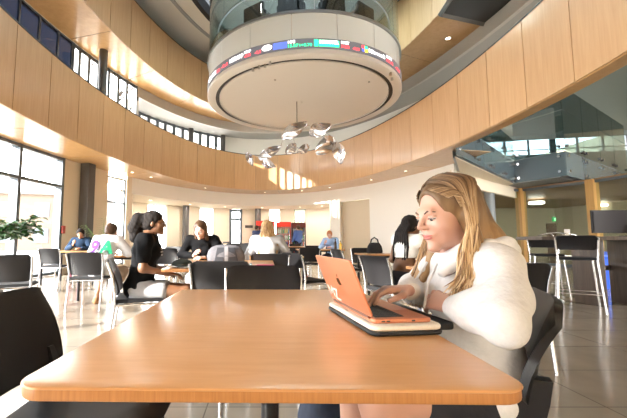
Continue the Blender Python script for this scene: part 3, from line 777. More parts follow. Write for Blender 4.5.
MB().sheet(lambda p, q: ((p - .5) * .035, -.122 + .02 * q + .04 * q * q, .02 + .17 * q), 3, 8, .02).build('centre_strap', mat('strap_pale', (.30, .29, .31), .8), bp, 60)
MB().tube([(-.04, .0, .20), (-.03, -.01, .235), (.03, -.01, .235), (.04, .0, .20)], .008).build('grab_handle', BD, bp)
cp = thing('folded_cap', 'dark cap lying on a pale cloth at the left end of second table', 'cap', (-.80, 3.42, .74), R(20))
MB().lathe([(.10, 0), (.105, .02), (.09, .05), (.05, .072), (.01, .078)], n=24).build('crown', mat('cap_dark', (.03, .035, .03), .8), cp, 60)
MB().sheet(lambda p, q: ((p - .5) * .17 * (1 - .4 * q * q), -.08 - .09 * q, .012 + .012 * math.sin(PI * p)), 8, 5, .006).build('brim', MATS['cap_dark'], cp, 60)
cl_ = MB().sheet(lambda p, q: (-.91 + .22 * p, 3.26 + .20 * q, .752 + .008 * math.sin(7 * p + 4 * q) * math.cos(5 * q)), 14, 12, .006).build('cloth', mat('cloth_pale', (.7, .68, .66), .85), None, 60)
tag(cl_, 'pale folded cloth under the dark cap on the second table', 'cloth')
rc = MB().slab(rrect(.17, .085, .02), .7402, .7602, .008).xf(Matrix.Translation((.0, 3.46, 0))).build('pencil_case', mat('case_red', (.28, .02, .06), .5), None)
tag(rc, 'dark red flat case lying at the right end of second table', 'case')
# black bag on the table beyond the laptop
bb = thing('handbag', 'black handbag standing on the table before the white wall', 'bag', (2.18, 7.0, .74), 0)
MB().loft([[(w * math.cos(2 * PI * k / 24), d * math.sin(2 * PI * k / 24), z) for k in range(24)] for z, w, d in ((0, .15, .07), (.04, .16, .08), (.14, .14, .06), (.20, .10, .03), (.21, .03, .01))]).build('body', BLACKF, bb, 60)
MB().tube([(-.08, 0, .18), (-.06, 0, .27), (0, 0, .31), (.06, 0, .27), (.08, 0, .18)], .014).build('strap', BLACKF, bb)
for (x, y, m, lab, h) in ((2.10, 9.80, mat('bottle_amber', (.75, .45, .04), .2), 'yellow drink bottle with dark cap on the middle row table', .24), (1.98, 9.9, mat('bottle_brown', (.06, .03, .02), .2), 'dark bottle standing just left of the yellow one', .3)):
    b = thing('drink_bottle', lab, 'bottle', (x, y, .74))
    MB().lathe([(.035, 0), (.037, .01), (.037, h * .6), (.015, h * .78), (.014, h * .9)], n=16).build('body', m, b, 60)
    MB().lathe([(.017, h * .9), (.017, h)], n=14).build('cap', BLACKP, b)
# navy bag on the floor under the near table
nb = thing('duffel_bag', 'dark navy bag on the floor under the near table', 'bag', (.31, 1.64, 0), R(10))
MB().loft([[(w * math.copysign(abs(math.cos(a)) ** .7, math.cos(a)), d * math.copysign(abs(math.sin(a)) ** .7, math.sin(a)), z) for a in (2 * PI * k / 28 for k in range(28))] for z, w, d in ((0, .13, .12), (.04, .16, .15), (.2, .16, .14), (.33, .13, .10), (.39, .08, .05), (.40, .02, .01))]).build('body', mat('navy_cloth', (.02, .028, .05), .8, noise=.2, nscale=30), nb, 60)
MB().sheet(lambda p, q: ((p - .5) * .22, -.155 - .03 * math.sin(PI * q), .06 + .16 * q), 8, 6, .02).build('pocket', mat('navy_dark', (.012, .016, .03), .8), nb, 60)
MB().tube([(-.06, 0, .37), (-.05, 0, .44), (.05, 0, .44), (.06, 0, .37)], .011).build('handle', BLACKF, nb)
# ------------------------------------------------------------------ bar counter, stools, monitor on the right
WALN = wood_mat('grey_walnut', (.05, .035, .028), (.11, .08, .062), .35, stretch=(8, 8, .6))
bar = thing('bar_counter', 'dark bar height counter on slab legs at the right edge', 'counter', (5.6, 5.55, 0), R(-4))
MB().slab(rrect(2.75, .62, .01, 3), 1.0, 1.055, .004).build('worktop', WALN, bar, 40)
for x in (-.50, .06, 1.0):
    MB().slab(rrect(.10, .50, .008, 3), 0, .998, .004).xf(Matrix.Translation((x, 0, 0)) @ Matrix.Rotation(R(0), 4, 'Z')).build('slab_leg', WALN, bar, 40)
MB().box((.3, .22, .55), (1.5, .03, .08)).build('rail', WALN, bar, None)
def bar_stool(name, label):
    t = thing(name, label, 'bar stool', group='bar stools at the dark counter')
    MB().sheet(lambda s, q: ((s - .5) * .42, (q - .5) * .40, .735 - .015 * math.sin(PI * s) * math.sin(PI * q)), 10, 10, .035).build('seat', BLACKF, t, 60)
    MB().sheet(back_fn(.22, .86, 1.06, -.185), 14, 8, .018).build('backrest', BLACKP, t, 60)
    for s in (-1, 1):
        MB().tube([(s * .25, .23, 0), (s * .20, .17, .71)], .013).build('leg', CHROME, t)
        MB().tube([(s * .25, -.27, 0), (s * .21, -.19, .71), (s * .225, -.20, .88), (s * .23, -.24, 1.04)], .013).build('leg', CHROME, t)
    m = MB()
    for a, b in (((-.235, .21, .25), (.235, .21, .25)), ((-.235, -.245, .25), (.235, -.245, .25)), ((-.235, .21, .25), (-.235, -.245, .25)), ((.235, .21, .25), (.235, -.245, .25))): m.tube([a, b], .010)
    m.build('footrest', CHROME, t)
    return t
bs = bar_stool('bar_stool', 'black and chrome bar stool at the left end of the counter'); bs.location = (4.54, 5.16, 0); bs.rotation_euler = (0, 0, R(-36))
b2 = copy_tree(bs); b2['label'] = 'black and chrome bar stool nearer the counter leg, on its far side'; b2.location = (5.08, 6.36, 0); b2.rotation_euler = (0, 0, R(152))
mon = thing('monitor', 'wide black monitor standing on the bar counter at right', 'monitor', (5.98, 5.72, 1.055), R(-14))
MB().slab(rrect(.25, .2, .02), 0, .015, .004).build('stand_base', BLACKP, mon)
MB().box((0, .03, .1), (.06, .03, .2)).build('stand_neck', BLACKP, mon)
MB().sheet(lambda s, q: ((s - .5) * 1.10, .06 - .09 * (4 * (s - .5) ** 2) , .06 + .38 * q), 16, 2, .035).build('screen_housing', BLACKP, mon, 60)
MB().sheet(lambda s, q: ((s - .5) * 1.06, .040 - .09 * (4 * (s - .5) ** 2), .08 + .34 * q), 16, 2, .004).build('display', mat('display_dark', (.03, .026, .03), .5, spec=.2), mon, 60)
dk = thing('docking_box', 'small black box on the counter in front of the monitor', 'box', (5.98, 5.50, 1.055), R(-4))
MB().slab(rrect(.26, .14, .01), 0, .05, .005).build('body', BLACKP, dk)
bn = thing('recycling_bin', 'bright blue bin behind the counter legs on the right', 'bin', (7.05, 7.45, 0), 0)
MB().loft([[(w * x, d * y, z) for x, y in ((-1, -1), (1, -1), (1, 1), (-1, 1))] for z, w, d in ((0, .18, .16), (.62, .25, .22), (.66, .27, .24), (.70, .27, .24))]).build('body', mat('bin_blue', (.01, .10, .75), .4), bn, None)
MB().slab(rrect(.56, .5, .04), .70, .76, .02).build('lid', mat('bin_blue_dark', (.01, .07, .5), .4), bn)
nt = thing('paper_sign', 'small white paper sign standing on the bar counter', 'sign', (4.74, 5.5, 1.055), 0)
MB().box((0, 0, .085), (.09, .004, .06), (.1, 0, 0)).build('sheet', mat('paper', (.85, .85, .83), .7), nt, None)
MB().box((0, .01, .03), (.05, .03, .06)).build('holder', CHROME, nt, None)
# bent chrome rail on the counter's left end
ch = MB().tube([(4.32, 5.55, 1.07), (4.45, 5.55, 1.10), (4.62, 5.55, 1.115), (4.80, 5.55, 1.10), (4.95, 5.58, 1.07)], .012).tube([(4.50, 5.55, 1.107), (4.56, 5.55, 1.06)], .01).tube([(4.72, 5.55, 1.107), (4.70, 5.55, 1.06)], .01).build('cable_arm', CHROME, None)
tag(ch, 'curved chrome arm lying across the left end of counter', 'rail')
# ------------------------------------------------------------------ drink coolers at the back
def cooler(name, label, x, y, w, h, hdr, body):
    t = thing(name, label, 'drinks cooler', (x, y, 0), 0, 'drink coolers by the back wall')
    b = MB()
    for s in (-1, 1): b.box((s * (w / 2 - .02), 0, h / 2), (.04, .7, h))
    b.box((0, .33, h / 2), (w, .04, h)).box((0, 0, .09), (w, .7, .18)).box((0, 0, h - .02), (w, .7, .04)); b.build('cabinet', body, t, None)
    MB().box((0, -.33, h - .13), (w - .0, .06, .24)).build('header', hdr, t, None)
    sh = MB()
    for k in range(4): sh.box((0, 0, .35 + k * .33), (w - .08, .56, .02))
    sh.build('shelf', CHROME, t, None)
    cols = [(.7, .08, .05), (.85, .8, .7), (.1, .35, .12), (.8, .5, .05), (.1, .12, .3)]
    for ci, c in enumerate(cols):
        st = MB()
        for k in range(4):
            for j in range(7):
                if (k * 2 + j // 2) % 5 == ci: st.lathe([(.035, 0), (.035, .17), (.014, .21), (.014, .235)], (-w / 2 + .11 + j * (w - .22) / 6, -.18, .36 + k * .33), 8)
        if st.v: so_ = st.build('stock', mat('stock_%d' % ci, c, .35), t); so_['kind'] = 'stuff'
    MB().box((0, -.34, (h - .25 + .18) / 2), (w - .06, .012, h - .45)).build('door', glass_mat('cooler_glass', (.9, .92, .92), .8), t, None)
    MB().tube([(w / 2 - .08, -.37, .7), (w / 2 - .08, -.37, 1.3)], .014).build('handle', CHROME, t)
    return t
RED = mat('header_red', (.55, .03, .02), .4, emit=(.8, .05, .02), estr=.4); DRED = mat('header_maroon', (.16, .03, .02), .4)
cooler('drinks_cooler', 'red topped drinks cooler, left of the two tall ones', .02, 18.3, .95, 1.98, RED, mat('cooler_red', (.45, .04, .03), .4))
cooler('drinks_cooler', 'red topped drinks cooler in the middle with bottles', .95, 18.2, .75, 1.92, RED, MATS['cooler_red'])
cooler('drinks_cooler', 'dark drinks cooler with maroon top beside the blue shirt', 1.72, 18.1, .70, 1.88, DRED, mat('cooler_dark', (.05, .02, .02), .4))
# wall details
fa = at_y(62, 228, 10.0); pp = el(T(63, K1), K1); nn = Vector((1, -.1, 0))
tag(MB().box((pp.x + .05, pp.y - .02, 1.30), (.05, .16, .22), (0, 0, .1)).build('fire_alarm', mat('alarm_red', (.45, .06, .04), .4), None, None), 'small red fire alarm box on the beige left wall', 'alarm')
ps = el(T(249, K3), K3 - .02); tag(MB().box((ps.x, ps.y - .02, 1.78), (.45, .03, .16)).build('wall_plaque', mat('plaque_dark', (.08, .07, .06), .5), None, None), 'small dark plaque on the back wall right of the door', 'plaque')
# ------------------------------------------------------------------ plants
LEAF = mat('leaf_green', (.035, .10, .03), .4, noise=.35, nscale=9); LEAF2 = mat('leaf_light', (.12, .22, .06), .45, noise=.3, nscale=6)
BARK = mat('bark', (.12, .08, .05), .8); POTM = mat('pot_grey', (.25, .24, .23), .6)
def leaf(mb, p, d, up, L, W, droop=.25):
    d = d.normalized(); s = d.cross(up).normalized(); u2 = s.cross(d)
    pts = []
    for q, w in ((0, .08), (.3, .9), (.6, .85), (1, .03)):
        c = p + d * L * q - Vector((0, 0, 1)) * droop * L * q * q
        pts += [c - s * W * w + u2 * W * .25 * w, c, c + s * W * w + u2 * W * .25 * w]
    fs = []
    for i in range(3):
        for j in range(2): a = i * 3 + j; fs.append((a, a + 1, a + 4, a + 3))
    mb.add(pts, fs)
ficus = thing('potted_ficus', 'bushy green potted tree at the left frame edge by the window', 'plant', (-4.95, 6.45, 0))
MB().lathe([(.16, 0), (.22, .42), (.24, .45), (.21, .45), (.20, .40)], n=28).build('pot', POTM, ficus)
MB().lathe([(.195, .40), (.02, .41)], n=24).build('soil', BARK, ficus)
tr = MB(); fo = MB(); rr = random.Random(3)
tr.tube([(0, 0, .38), (.02, .01, .7), (.0, .0, 1.1)], [.03, .025, .02])
for k in range(64):
    a = rr.random() * 2 * PI; e = rr.uniform(-.15, 1.0); L = rr.uniform(.3, .72)
    d = Vector((math.cos(a) * 1.15, math.sin(a) * .9, e * .42)); b = Vector((0, 0, 1.08 + rr.random() * .12)); tip = b + d * L
    if k < 22: tr.tube([b, b + d * L * .5 + Vector((0, 0, .03)), tip], [.010, .007, .004], 6)
    for q in range(17):
        f = rr.uniform(.35, 1.05); p = b + d * L * f + Vector((rr.gauss(0, .05), rr.gauss(0, .05), rr.gauss(0, .04)))
        leaf(fo, p, Vector((rr.gauss(0, 1), rr.gauss(0, 1), rr.uniform(-.4, .5))), Vector((rr.gauss(0, .3), rr.gauss(0, .3), 1)), rr.uniform(.10, .17), rr.uniform(.03, .046))
tr.build('trunk', BARK, ficus); fo.build('foliage', LEAF, ficus, 60)
palm = thing('potted_palm', 'slender light green palm by the dark pillar behind the jersey', 'plant', (-4.6, 9.95, 0))
MB().lathe([(.16, 0), (.2, .36), (.17, .36), (.16, .33)], n=24).build('pot', POTM, palm)
fo = MB(); st = MB()
for k in range(12):
    a = rr.random() * 2 * PI; h = rr.uniform(1.1, 1.75); sp = rr.uniform(.15, .5)
    pts = [Vector((math.cos(a) * sp * q ** 1.8, math.sin(a) * sp * q ** 1.8, .33 + (h - .33) * (q - .12 * q ** 3))) for q in (0, .25, .5, .75, 1)]
    st.tube(pts, [.012, .01, .008, .006, .003], 6)
    for q in range(14):
        f = .35 + .65 * q / 13; i = min(3, int(f * 4)); p = pts[i].lerp(pts[i + 1], f * 4 - i); d = (pts[i + 1] - pts[i]).normalized()
        for s in (-1, 1): leaf(fo, p, d * .6 + d.cross(Vector((0, 0, 1))).normalized() * s if d.cross(Vector((0, 0, 1))).length > .01 else Vector((s, 0, .5)), Vector((0, 0, 1)), .26, .018, .5)
st.build('stems', LEAF2, palm); fo.build('foliage', LEAF2, palm, 60)
# ------------------------------------------------------------------ silver leaf mobile hanging under the drum
mob = thing('hanging_mobile', 'silver leaf shaped metal mobile hanging under the white drum', 'mobile', (DX, DY, 5.45))
SIL = mat('crumpled_silver', (.72, .71, .74), .18, 1, bump=.5, nscale=9)
def mp_(u, v, dy=0): return at_y(u, v, DY + dy) - Vector((DX, DY, 5.45))
top = mp_(297, 99); hub = mp_(297, 123)
MB().tube([Vector((hub.x, hub.y, .0)), hub], .012).build('rod', DARKM, mob)
arms = MB()
def mleaf(u0, v0, u1, v1, w, dy0=0, dy1=0, tw=.4):
    A, B = mp_(u0, v0, dy0), mp_(u1, v1, dy1); ax = B - A; L = ax.length; ax.normalize()
    s = ax.cross(Vector((0, 1, .2))).normalized(); nrm = ax.cross(s)
    wm = w / 21.0
    def fn(p, q):
        ww = wm * math.sin(PI * min(1, max(0, .05 + .92 * q))) ** .75; x = (p - .5) * 2
        c = A + ax * L * q + nrm * (.10 * math.sin(PI * q) + .05 * x * x)
        a = tw * (q - .5) * 2 + .35
        return c + (s * math.cos(a) + nrm * math.sin(a)) * ww * x + nrm * .02 * math.sin(9 * q + 4 * x)
    MB().sheet(fn, 8, 14, .012).build('metal_leaf', SIL, mob, 60)
for a in ((282, 138, 307, 122, 4.5, 0, -.4), (259, 159, 281, 146, 3.6, .2, 0), (263, 162, 276, 167, 3.2, .3, .1), (310, 134, 331, 124, 5.0, .3, -.2), (316, 154, 333, 138, 5.5, 0, .3), (335, 142, 341, 164, 4.2, .3, .3), (286, 154, 296, 144, 3.6, .5, .5), (297, 152, 309, 147, 3.2, .4, .6), (247, 153, 253, 166, 2.6, .7, .7)):
    mleaf(*a)
for a, b in (((297, 123), (283, 137)), ((283, 137), (281, 146)), ((297, 123), (318, 128)), ((318, 128), (333, 137)), ((333, 137), (335, 142)), ((281, 146), (260, 157)), ((260, 157), (250, 154)), ((293, 136), (295, 146)), ((295, 146), (300, 149))):
    arms.tube([mp_(*a), mp_(*b)], .010, 6)
arms.build('linking_wire', CHROME, mob)
# ------------------------------------------------------------------ people: smooth-blended bodies meshed with surface nets
def V3(p): return np.array(p, dtype=np.float32)
class SDF:
    def __init__(self): self.p = []
    def cone(self, a, ra, b, rb, k=.02, sub=False): self.p.append(('c', V3(a), ra, V3(b), rb, k, sub)); return self
    def ell(self, c, r, k=.02, M=None, sub=False): self.p.append(('e', V3(c), V3(r), None if M is None else np.array(M, dtype=np.float32), 0, k, sub)); return self
    def chain(self, pts, rs, k=.02):
        for i in range(len(pts) - 1): self.cone(pts[i], rs[i], pts[i + 1], rs[i + 1], k)
        return self
    def cut(self, p, n): self.p.append(('h', V3(p), V3(n) / np.linalg.norm(n), None, 0, .0, True)); return self   # removes the side n points to
    def grid(self, h):
        lo, hi = np.full(3, 1e9), np.full(3, -1e9)
        for q in self.p:
            if q[6]: continue
            if q[0] == 'c':
                for c, r in ((q[1], q[2]), (q[3], q[4])): lo = np.minimum(lo, c - r); hi = np.maximum(hi, c + r)
            else:
                r = q[2] if q[3] is None else np.full(3, q[2].max()); lo = np.minimum(lo, q[1] - r); hi = np.maximum(hi, q[1] + r)
        lo -= 3 * h + .012; hi += 3 * h + .012
        n = np.ceil((hi - lo) / h).astype(int) + 1
        Fd = np.full(n, 1e3, np.float32)
        ax = [(lo[i] + h * np.arange(n[i])).astype(np.float32) for i in range(3)]
        for q in self.p:
            kind, k, sub = q[0], q[5], q[6]
            if kind == 'h':
                d = -((ax[0][:, None, None] - q[1][0]) * q[2][0] + (ax[1][None, :, None] - q[1][1]) * q[2][1] + (ax[2][None, None, :] - q[1][2]) * q[2][2])
                np.maximum(Fd, -d, out=Fd); continue
            if kind == 'c':
                b0 = np.minimum(q[1] - q[2], q[3] - q[4]); b1 = np.maximum(q[1] + q[2], q[3] + q[4])
            else:
                r = q[2] if q[3] is None else np.full(3, q[2].max()); b0, b1 = q[1] - r, q[1] + r
            pad = k + 2.5 * h
            i0 = np.clip(((b0 - pad - lo) / h).astype(int), 0, n); i1 = np.clip(((b1 + pad - lo) / h).astype(int) + 2, 0, n)
            if (i1 <= i0).any(): continue
            X = ax[0][i0[0]:i1[0]][:, None, None]; Y = ax[1][i0[1]:i1[1]][None, :, None]; Z = ax[2][i0[2]:i1[2]][None, None, :]
            if kind == 'c':
                a, b = q[1], q[3]; ab = b - a; L2 = max(float(ab @ ab), 1e-9)
                t = np.clip(((X - a[0]) * ab[0] + (Y - a[1]) * ab[1] + (Z - a[2]) * ab[2]) / L2, 0, 1)
                d = np.sqrt((X - a[0] - t * ab[0]) ** 2 + (Y - a[1] - t * ab[1]) ** 2 + (Z - a[2] - t * ab[2]) ** 2) - (q[2] + t * (q[4] - q[2]))
            else:
                x, y, z = X - q[1][0], Y - q[1][1], Z - q[1][2]
                if q[3] is not None:
                    M = q[3]; x, y, z = M[0, 0] * x + M[1, 0] * y + M[2, 0] * z, M[0, 1] * x + M[1, 1] * y + M[2, 1] * z, M[0, 2] * x + M[1, 2] * y + M[2, 2] * z
                r = q[2]; k0 = np.sqrt((x / r[0]) ** 2 + (y / r[1]) ** 2 + (z / r[2]) ** 2); k1 = np.sqrt((x / r[0] ** 2) ** 2 + (y / r[1] ** 2) ** 2 + (z / r[2] ** 2) ** 2)
                d = k0 * (k0 - 1) / np.maximum(k1, 1e-6)
            S = Fd[i0[0]:i1[0], i0[1]:i1[1], i0[2]:i1[2]]
            if sub:
                d = -d; hh = np.maximum(k - np.abs(S - d), 0) / max(k, 1e-6); S[...] = np.maximum(S, d) + hh * hh * k * .25
            else:
                hh = np.maximum(k - np.abs(S - d), 0) / max(k, 1e-6); S[...] = np.minimum(S, d) - hh * hh * k * .25
        return Fd, lo, ax
    def mesh(self, name, m, h, parent=None, disp=None, smooth=1):
        Fd, lo, ax = self.grid(h)
        if disp is not None:
            Fd += disp(ax[0][:, None, None], ax[1][None, :, None], ax[2][None, None, :]).astype(np.float32)
        V, Q = surface_nets(Fd)
        V = V * h + lo
        if smooth:
            for _ in range(smooth):
                acc = np.zeros_like(V); cnt = np.zeros(len(V))
                for i in range(4):
                    a, b = Q[:, i], Q[:, (i + 1) % 4]
                    for j in range(3): acc[:, j] += np.bincount(a, V[b, j], len(V)) + np.bincount(b, V[a, j], len(V))
                    cnt += np.bincount(a, minlength=len(V)) + np.bincount(b, minlength=len(V))
                V = V * .5 + acc / np.maximum(cnt, 1)[:, None] * .5
        me = bpy.data.meshes.new(name); me.vertices.add(len(V)); me.vertices.foreach_set('co', V.astype(np.float32).ravel())
        me.loops.add(len(Q) * 4); me.loops.foreach_set('vertex_index', Q.astype(np.int32).ravel())
        me.polygons.add(len(Q)); me.polygons.foreach_set('loop_start', np.arange(0, len(Q) * 4, 4, dtype=np.int32))
        me.polygons.foreach_set('loop_total', np.full(len(Q), 4, np.int32))
        me.update(calc_edges=True); me.validate(); me.polygons.foreach_set('use_smooth', np.ones(len(me.polygons), bool)); me.materials.append(m)
        o = bpy.data.objects.new(name, me); COL.objects.link(o)
        if parent is not None: o.parent = parent
        return o
def surface_nets(Fd):
    s = Fd < 0; nx, ny, nz = Fd.shape
    c = [s[i:nx - 1 + i, j:ny - 1 + j, k:nz - 1 + k] for i in (0, 1) for j in (0, 1) for k in (0, 1)]
    cnt = sum(x.astype(np.int8) for x in c); act = (cnt > 0) & (cnt < 8)
    idx = np.argwhere(act); ids = np.full(act.shape, -1, np.int64); ids[act] = np.arange(len(idx))
    acc = np.zeros((len(idx), 3)); n = np.zeros(len(idx))
    off = np.array([(i, j, k) for i in (0, 1) for j in (0, 1) for k in (0, 1)])
    vals = np.stack([Fd[idx[:, 0] + o[0], idx[:, 1] + o[1], idx[:, 2] + o[2]] for o in off], 1).astype(np.float64)
    for a in range(8):
        for b in range(a + 1, 8):
            if np.abs(off[a] - off[b]).sum() != 1: continue
            m = (vals[:, a] < 0) != (vals[:, b] < 0); t = np.where(m, vals[:, a] / np.where(m, vals[:, a] - vals[:, b], 1), 0)
            acc += m[:, None] * (off[a] + t[:, None] * (off[b] - off[a])); n += m
    V = idx + acc / np.maximum(n, 1)[:, None]
    quads = []
    for ax_ in range(3):
        o1, o2 = [(1, 2), (2, 0), (0, 1)][ax_]
        sl0 = [slice(None)] * 3; sl1 = [slice(None)] * 3; sl0[ax_] = slice(0, -1); sl1[ax_] = slice(1, None)
        A, B = s[tuple(sl0)], s[tuple(sl1)]
        e = np.argwhere(A != B)
        ok = (e[:, o1] > 0) & (e[:, o2] > 0) & (e[:, o1] < Fd.shape[o1] - 1) & (e[:, o2] < Fd.shape[o2] - 1); e = e[ok]
        fl = A[tuple(e.T)]
        d1 = np.zeros(3, int); d1[o1] = 1; d2 = np.zeros(3, int); d2[o2] = 1
        g = lambda p: ids[p[:, 0], p[:, 1], p[:, 2]]
        q = np.stack([g(e - d1 - d2), g(e - d2), g(e), g(e - d1)], 1)
        q[~fl] = q[~fl][:, ::-1]; quads.append(q)
    Q = np.concatenate(quads); return V, Q[(Q >= 0).all(1)]

SKIN = {}
def skin_mat(name, col, rough=.45):
    m, n, l, b = new_mat(name); b.inputs['Base Color'].default_value = (*col, 1); b.inputs['Roughness'].default_value = rough
    b.inputs['Subsurface Weight'].default_value = .12; b.inputs['Subsurface Radius'].default_value = (.01, .004, .002)
    return m
EYEW = mat('eye_white', (.55, .50, .48), .3); IRIS = mat('iris_dark', (.03, .035, .04), .15)
def nrm(v): v = V3(v); return v / np.linalg.norm(v)
def head_frame(fwd, up=(0, 0, 1)):
    f = nrm(fwd); r = nrm(np.cross(f, V3(up))); u = np.cross(r, f); return np.stack([r, f, u], 1)      # columns: right, forward, up
def add_head(s, Hc, Hm, S=1.0):
    W = lambda p: Hc + Hm @ (V3(p) * S)
    E_ = lambda c, r, k=.02, sub=False: s.ell(W(c), V3(r) * S, k, Hm, sub)
    E_((0, -.018, .045), (.074, .092, .078)); E_((0, .030, -.016), (.056, .062, .082), .03)
    s.cone(W((0, .030, -.052)), .039 * S, W((0, .070, -.087)), .017 * S, .022)
    for x in (-1, 1): s.ell(W((x * .035, .058, -.020)), V3((.022, .024, .022)) * S, .03)
    s.cone(W((-.028, .082, .024)), .012 * S, W((.028, .082, .024)), .012 * S, .02)
    for x in (-1, 1): s.ell(W((x * .031, .106, .004)), V3((.017, .018, .011)) * S, .012, Hm, True)
    s.cone(W((0, .090, .018)), .0070 * S, W((0, .1125, -.019)), .0092 * S, .010)
    for x in (-1, 1): s.ell(W((x * .0100, .099, -.023)), V3((.0070, .0085, .006)) * S, .008)
    E_((0, .078, -.053), (.025, .019, .019), .015); s.ell(W((0, .082, -.092)), V3((.017, .014, .014)) * S, .02)
    for x in (-1, 1): E_((x * .073, -.006, -.006), (.010, .019, .030), .008)
    return W
def face_bits(root, Hc, Hm, S, lipc, browc, smile=0.0, skin=None):
    W = lambda p: Vector(Hc + Hm @ (V3(p) * S)); RM = Matrix([[float(Hm[i, j]) for j in range(3)] for i in range(3)])
    for x in (-1, 1):
        eo = MB().ball(W((x * .031, .0795, .004)), (.0135 * S, .0120 * S, .0066 * S), 14, 10, RM).build('eye', EYEW, root, 180)
        MB().ball(W((x * .031, .0868, .0008)), (.0058 * S, .0052 * S, .0050 * S), 12, 8, RM).build('iris', IRIS, eo, 180)
        if skin: MB().ball(W((x * .031,   .0805, .0106)), (.0150 * S, .0125 * S, .0062 * S), 14, 10, RM).build('eyelid', skin, root, 180)
        MB().tube([W((x * .013, .0935, .021)), W((x * .028, .0925, .028)), W((x * .046, .0775, .0225))], [.0034 * S, .0038 * S, .0014 * S], 8).build('eyebrow', browc, root, 60)
        MB().tube([W((x * .0175, .0895, .0030)), W((x * .030, .0945, .0048)), W((x * .0455, .0825, .0020))], [.0012 * S, .0019 * S, .0014 * S], 6).build('eyelashes', browc, root, 60)
    lp = MB(); z = -.052
    up = [W((x, .0965 - 6.5 * x * x, z + .0025 + smile * abs(x) * 6 * abs(x) * 6 * .9)) for x in (-.024, -.016, -.008, 0, .008, .016, .024)]
    lo = [W((x, .0955 - 7 * x * x, z - .0055 + smile * (abs(x) * 6) ** 2 * 1.1)) for x in (-.022, -.015, -.008, 0, .008, .015, .022)]
    for nm_, pts_, rs_ in (('upper_lip', up, [.0012 * S, .003 * S, .0042 * S, .0040 * S, .0042 * S, .003 * S, .0012 * S]), ('lower_lip', lo, [.0012 * S, .0038 * S, .0052 * S, .0055 * S, .0052 * S, .0038 * S, .0012 * S])): MB().tube(pts_, [r_ for r_ in rs_], 8).build(nm_, lipc, root, 180)
def add_hand(s, wr, d, n, right, curl=.35, S=1.0, spread=.12, ff=1.0):
    """palm, four unequal fingers with two bends each and a thumb off the side of the palm; n is the way the palm faces"""
    d = nrm(d); n = nrm(V3(n) - d * float(V3(n) @ d)); sd = np.cross(d, n) * (1 if right else -1); wr = V3(wr)
    kn = []
    for i, (o, L) in enumerate(((.027, .088), (.009, .092), (-.009, .086), (-.026, .076))):
        k = wr + d * L * S + sd * o * S; kn.append(k); s.cone(wr + sd * o * .65 * S + d * .01 * S, .013 * S, k, .0105 * S, .012)
    for i, (k, L) in enumerate(zip(kn, (.070, .078, .072, .056))):
        a = curl * (1 + .1 * i); p = k; dd = nrm(d + sd * spread * (1.2 - .8 * i)); r = .0092 * S * ff
        for j, (f, w) in enumerate(((.45, .6), (.32, 1.0), (.23, .8))):
            a_ = a * w; dd = nrm(dd * math.cos(a_) + n * math.sin(a_)); q = p + dd * L * f * S; s.cone(p, r, q, r * .9, .004); p, r = q, r * .9
    b = wr + d * .022 * S + sd * .024 * S; p1 = b + nrm(d * .7 + sd * .75 + n * .25) * .042 * S; p2 = p1 + nrm(d * .95 + sd * .25 + n * .3) * .030 * S; p3 = p2 + nrm(d + n * .35) * .024 * S
    s.cone(b, .0145 * S, p1, .0115 * S, .012); s.cone(p1, .0112 * S, p2, .0098 * S, .004); s.cone(p2, .0098 * S, p3, .0085 * S, .004)
def pair(p): return [(-p[0], p[1], p[2]), p]
def seated(lean=.10, turn=0, headfwd=(0, 1, -.1), hz=0, arms=None, kn=(.10, .42, .50), an=(.10, .40, .09), seat=.0):
    """joints of a person on a 0.45 m seat, facing +Y; lean is how far the chest comes forward"""
    J = dict(pelvis=(0, -.02, .545), waist=(0, -.01 + lean * .35, .70), chest=(0, lean * .85 - .01, .90), neck=(0, lean * 1.15 - .015, 1.045), head=(0, lean * 1.15 + .05 + hz * .3, 1.165 - lean * .10 - hz * .12),
             fwd=headfwd, sh=[(-.165, lean, 1.0), (.165, lean, 1.0)], hip=pair((.085, .0, .525)), knee=pair(kn), ank=pair(an), toe=[(p[0] * 1.15, p[1] + .13, .035) for p in pair(an)])
    J.update(arms or {})
    return J
def torso_prims(s, J, g=0.0, female=True, k=.05, low=True):
    p, w, c, n = (V3(J[q]) for q in ('pelvis', 'waist', 'chest', 'neck')); ex = V3((1, 0, 0)) if 'ex' not in J else V3(J['ex'])
    up = nrm(n - w); fw = nrm(np.cross(up, ex)); fw = -fw if fw[1] < 0 and 'ex' not in J else fw
    M = np.stack([ex, fw, np.cross(ex, fw)], 1)
    if low: s.ell(p, (.165 + g, .125 + g, .115 + g), k, M)
    s.ell(w, (.130 + g, .098 + g, .15 + g), k, M); s.ell(c, (.150 + g, .108 + g, .15 + g), k, M)
    if female:
        for x in (-1, 1): s.ell(c + ex * x * .065 + fw * .075 + up * .0, (.055 + g, .05 + g, .055 + g), .04, M)
    for sh in J['sh']: s.cone(c + up * .10 + ex * .05 * (1 if (V3(sh) - c) @ ex > 0 else -1), .065 + g, sh, .052 + g, .045)
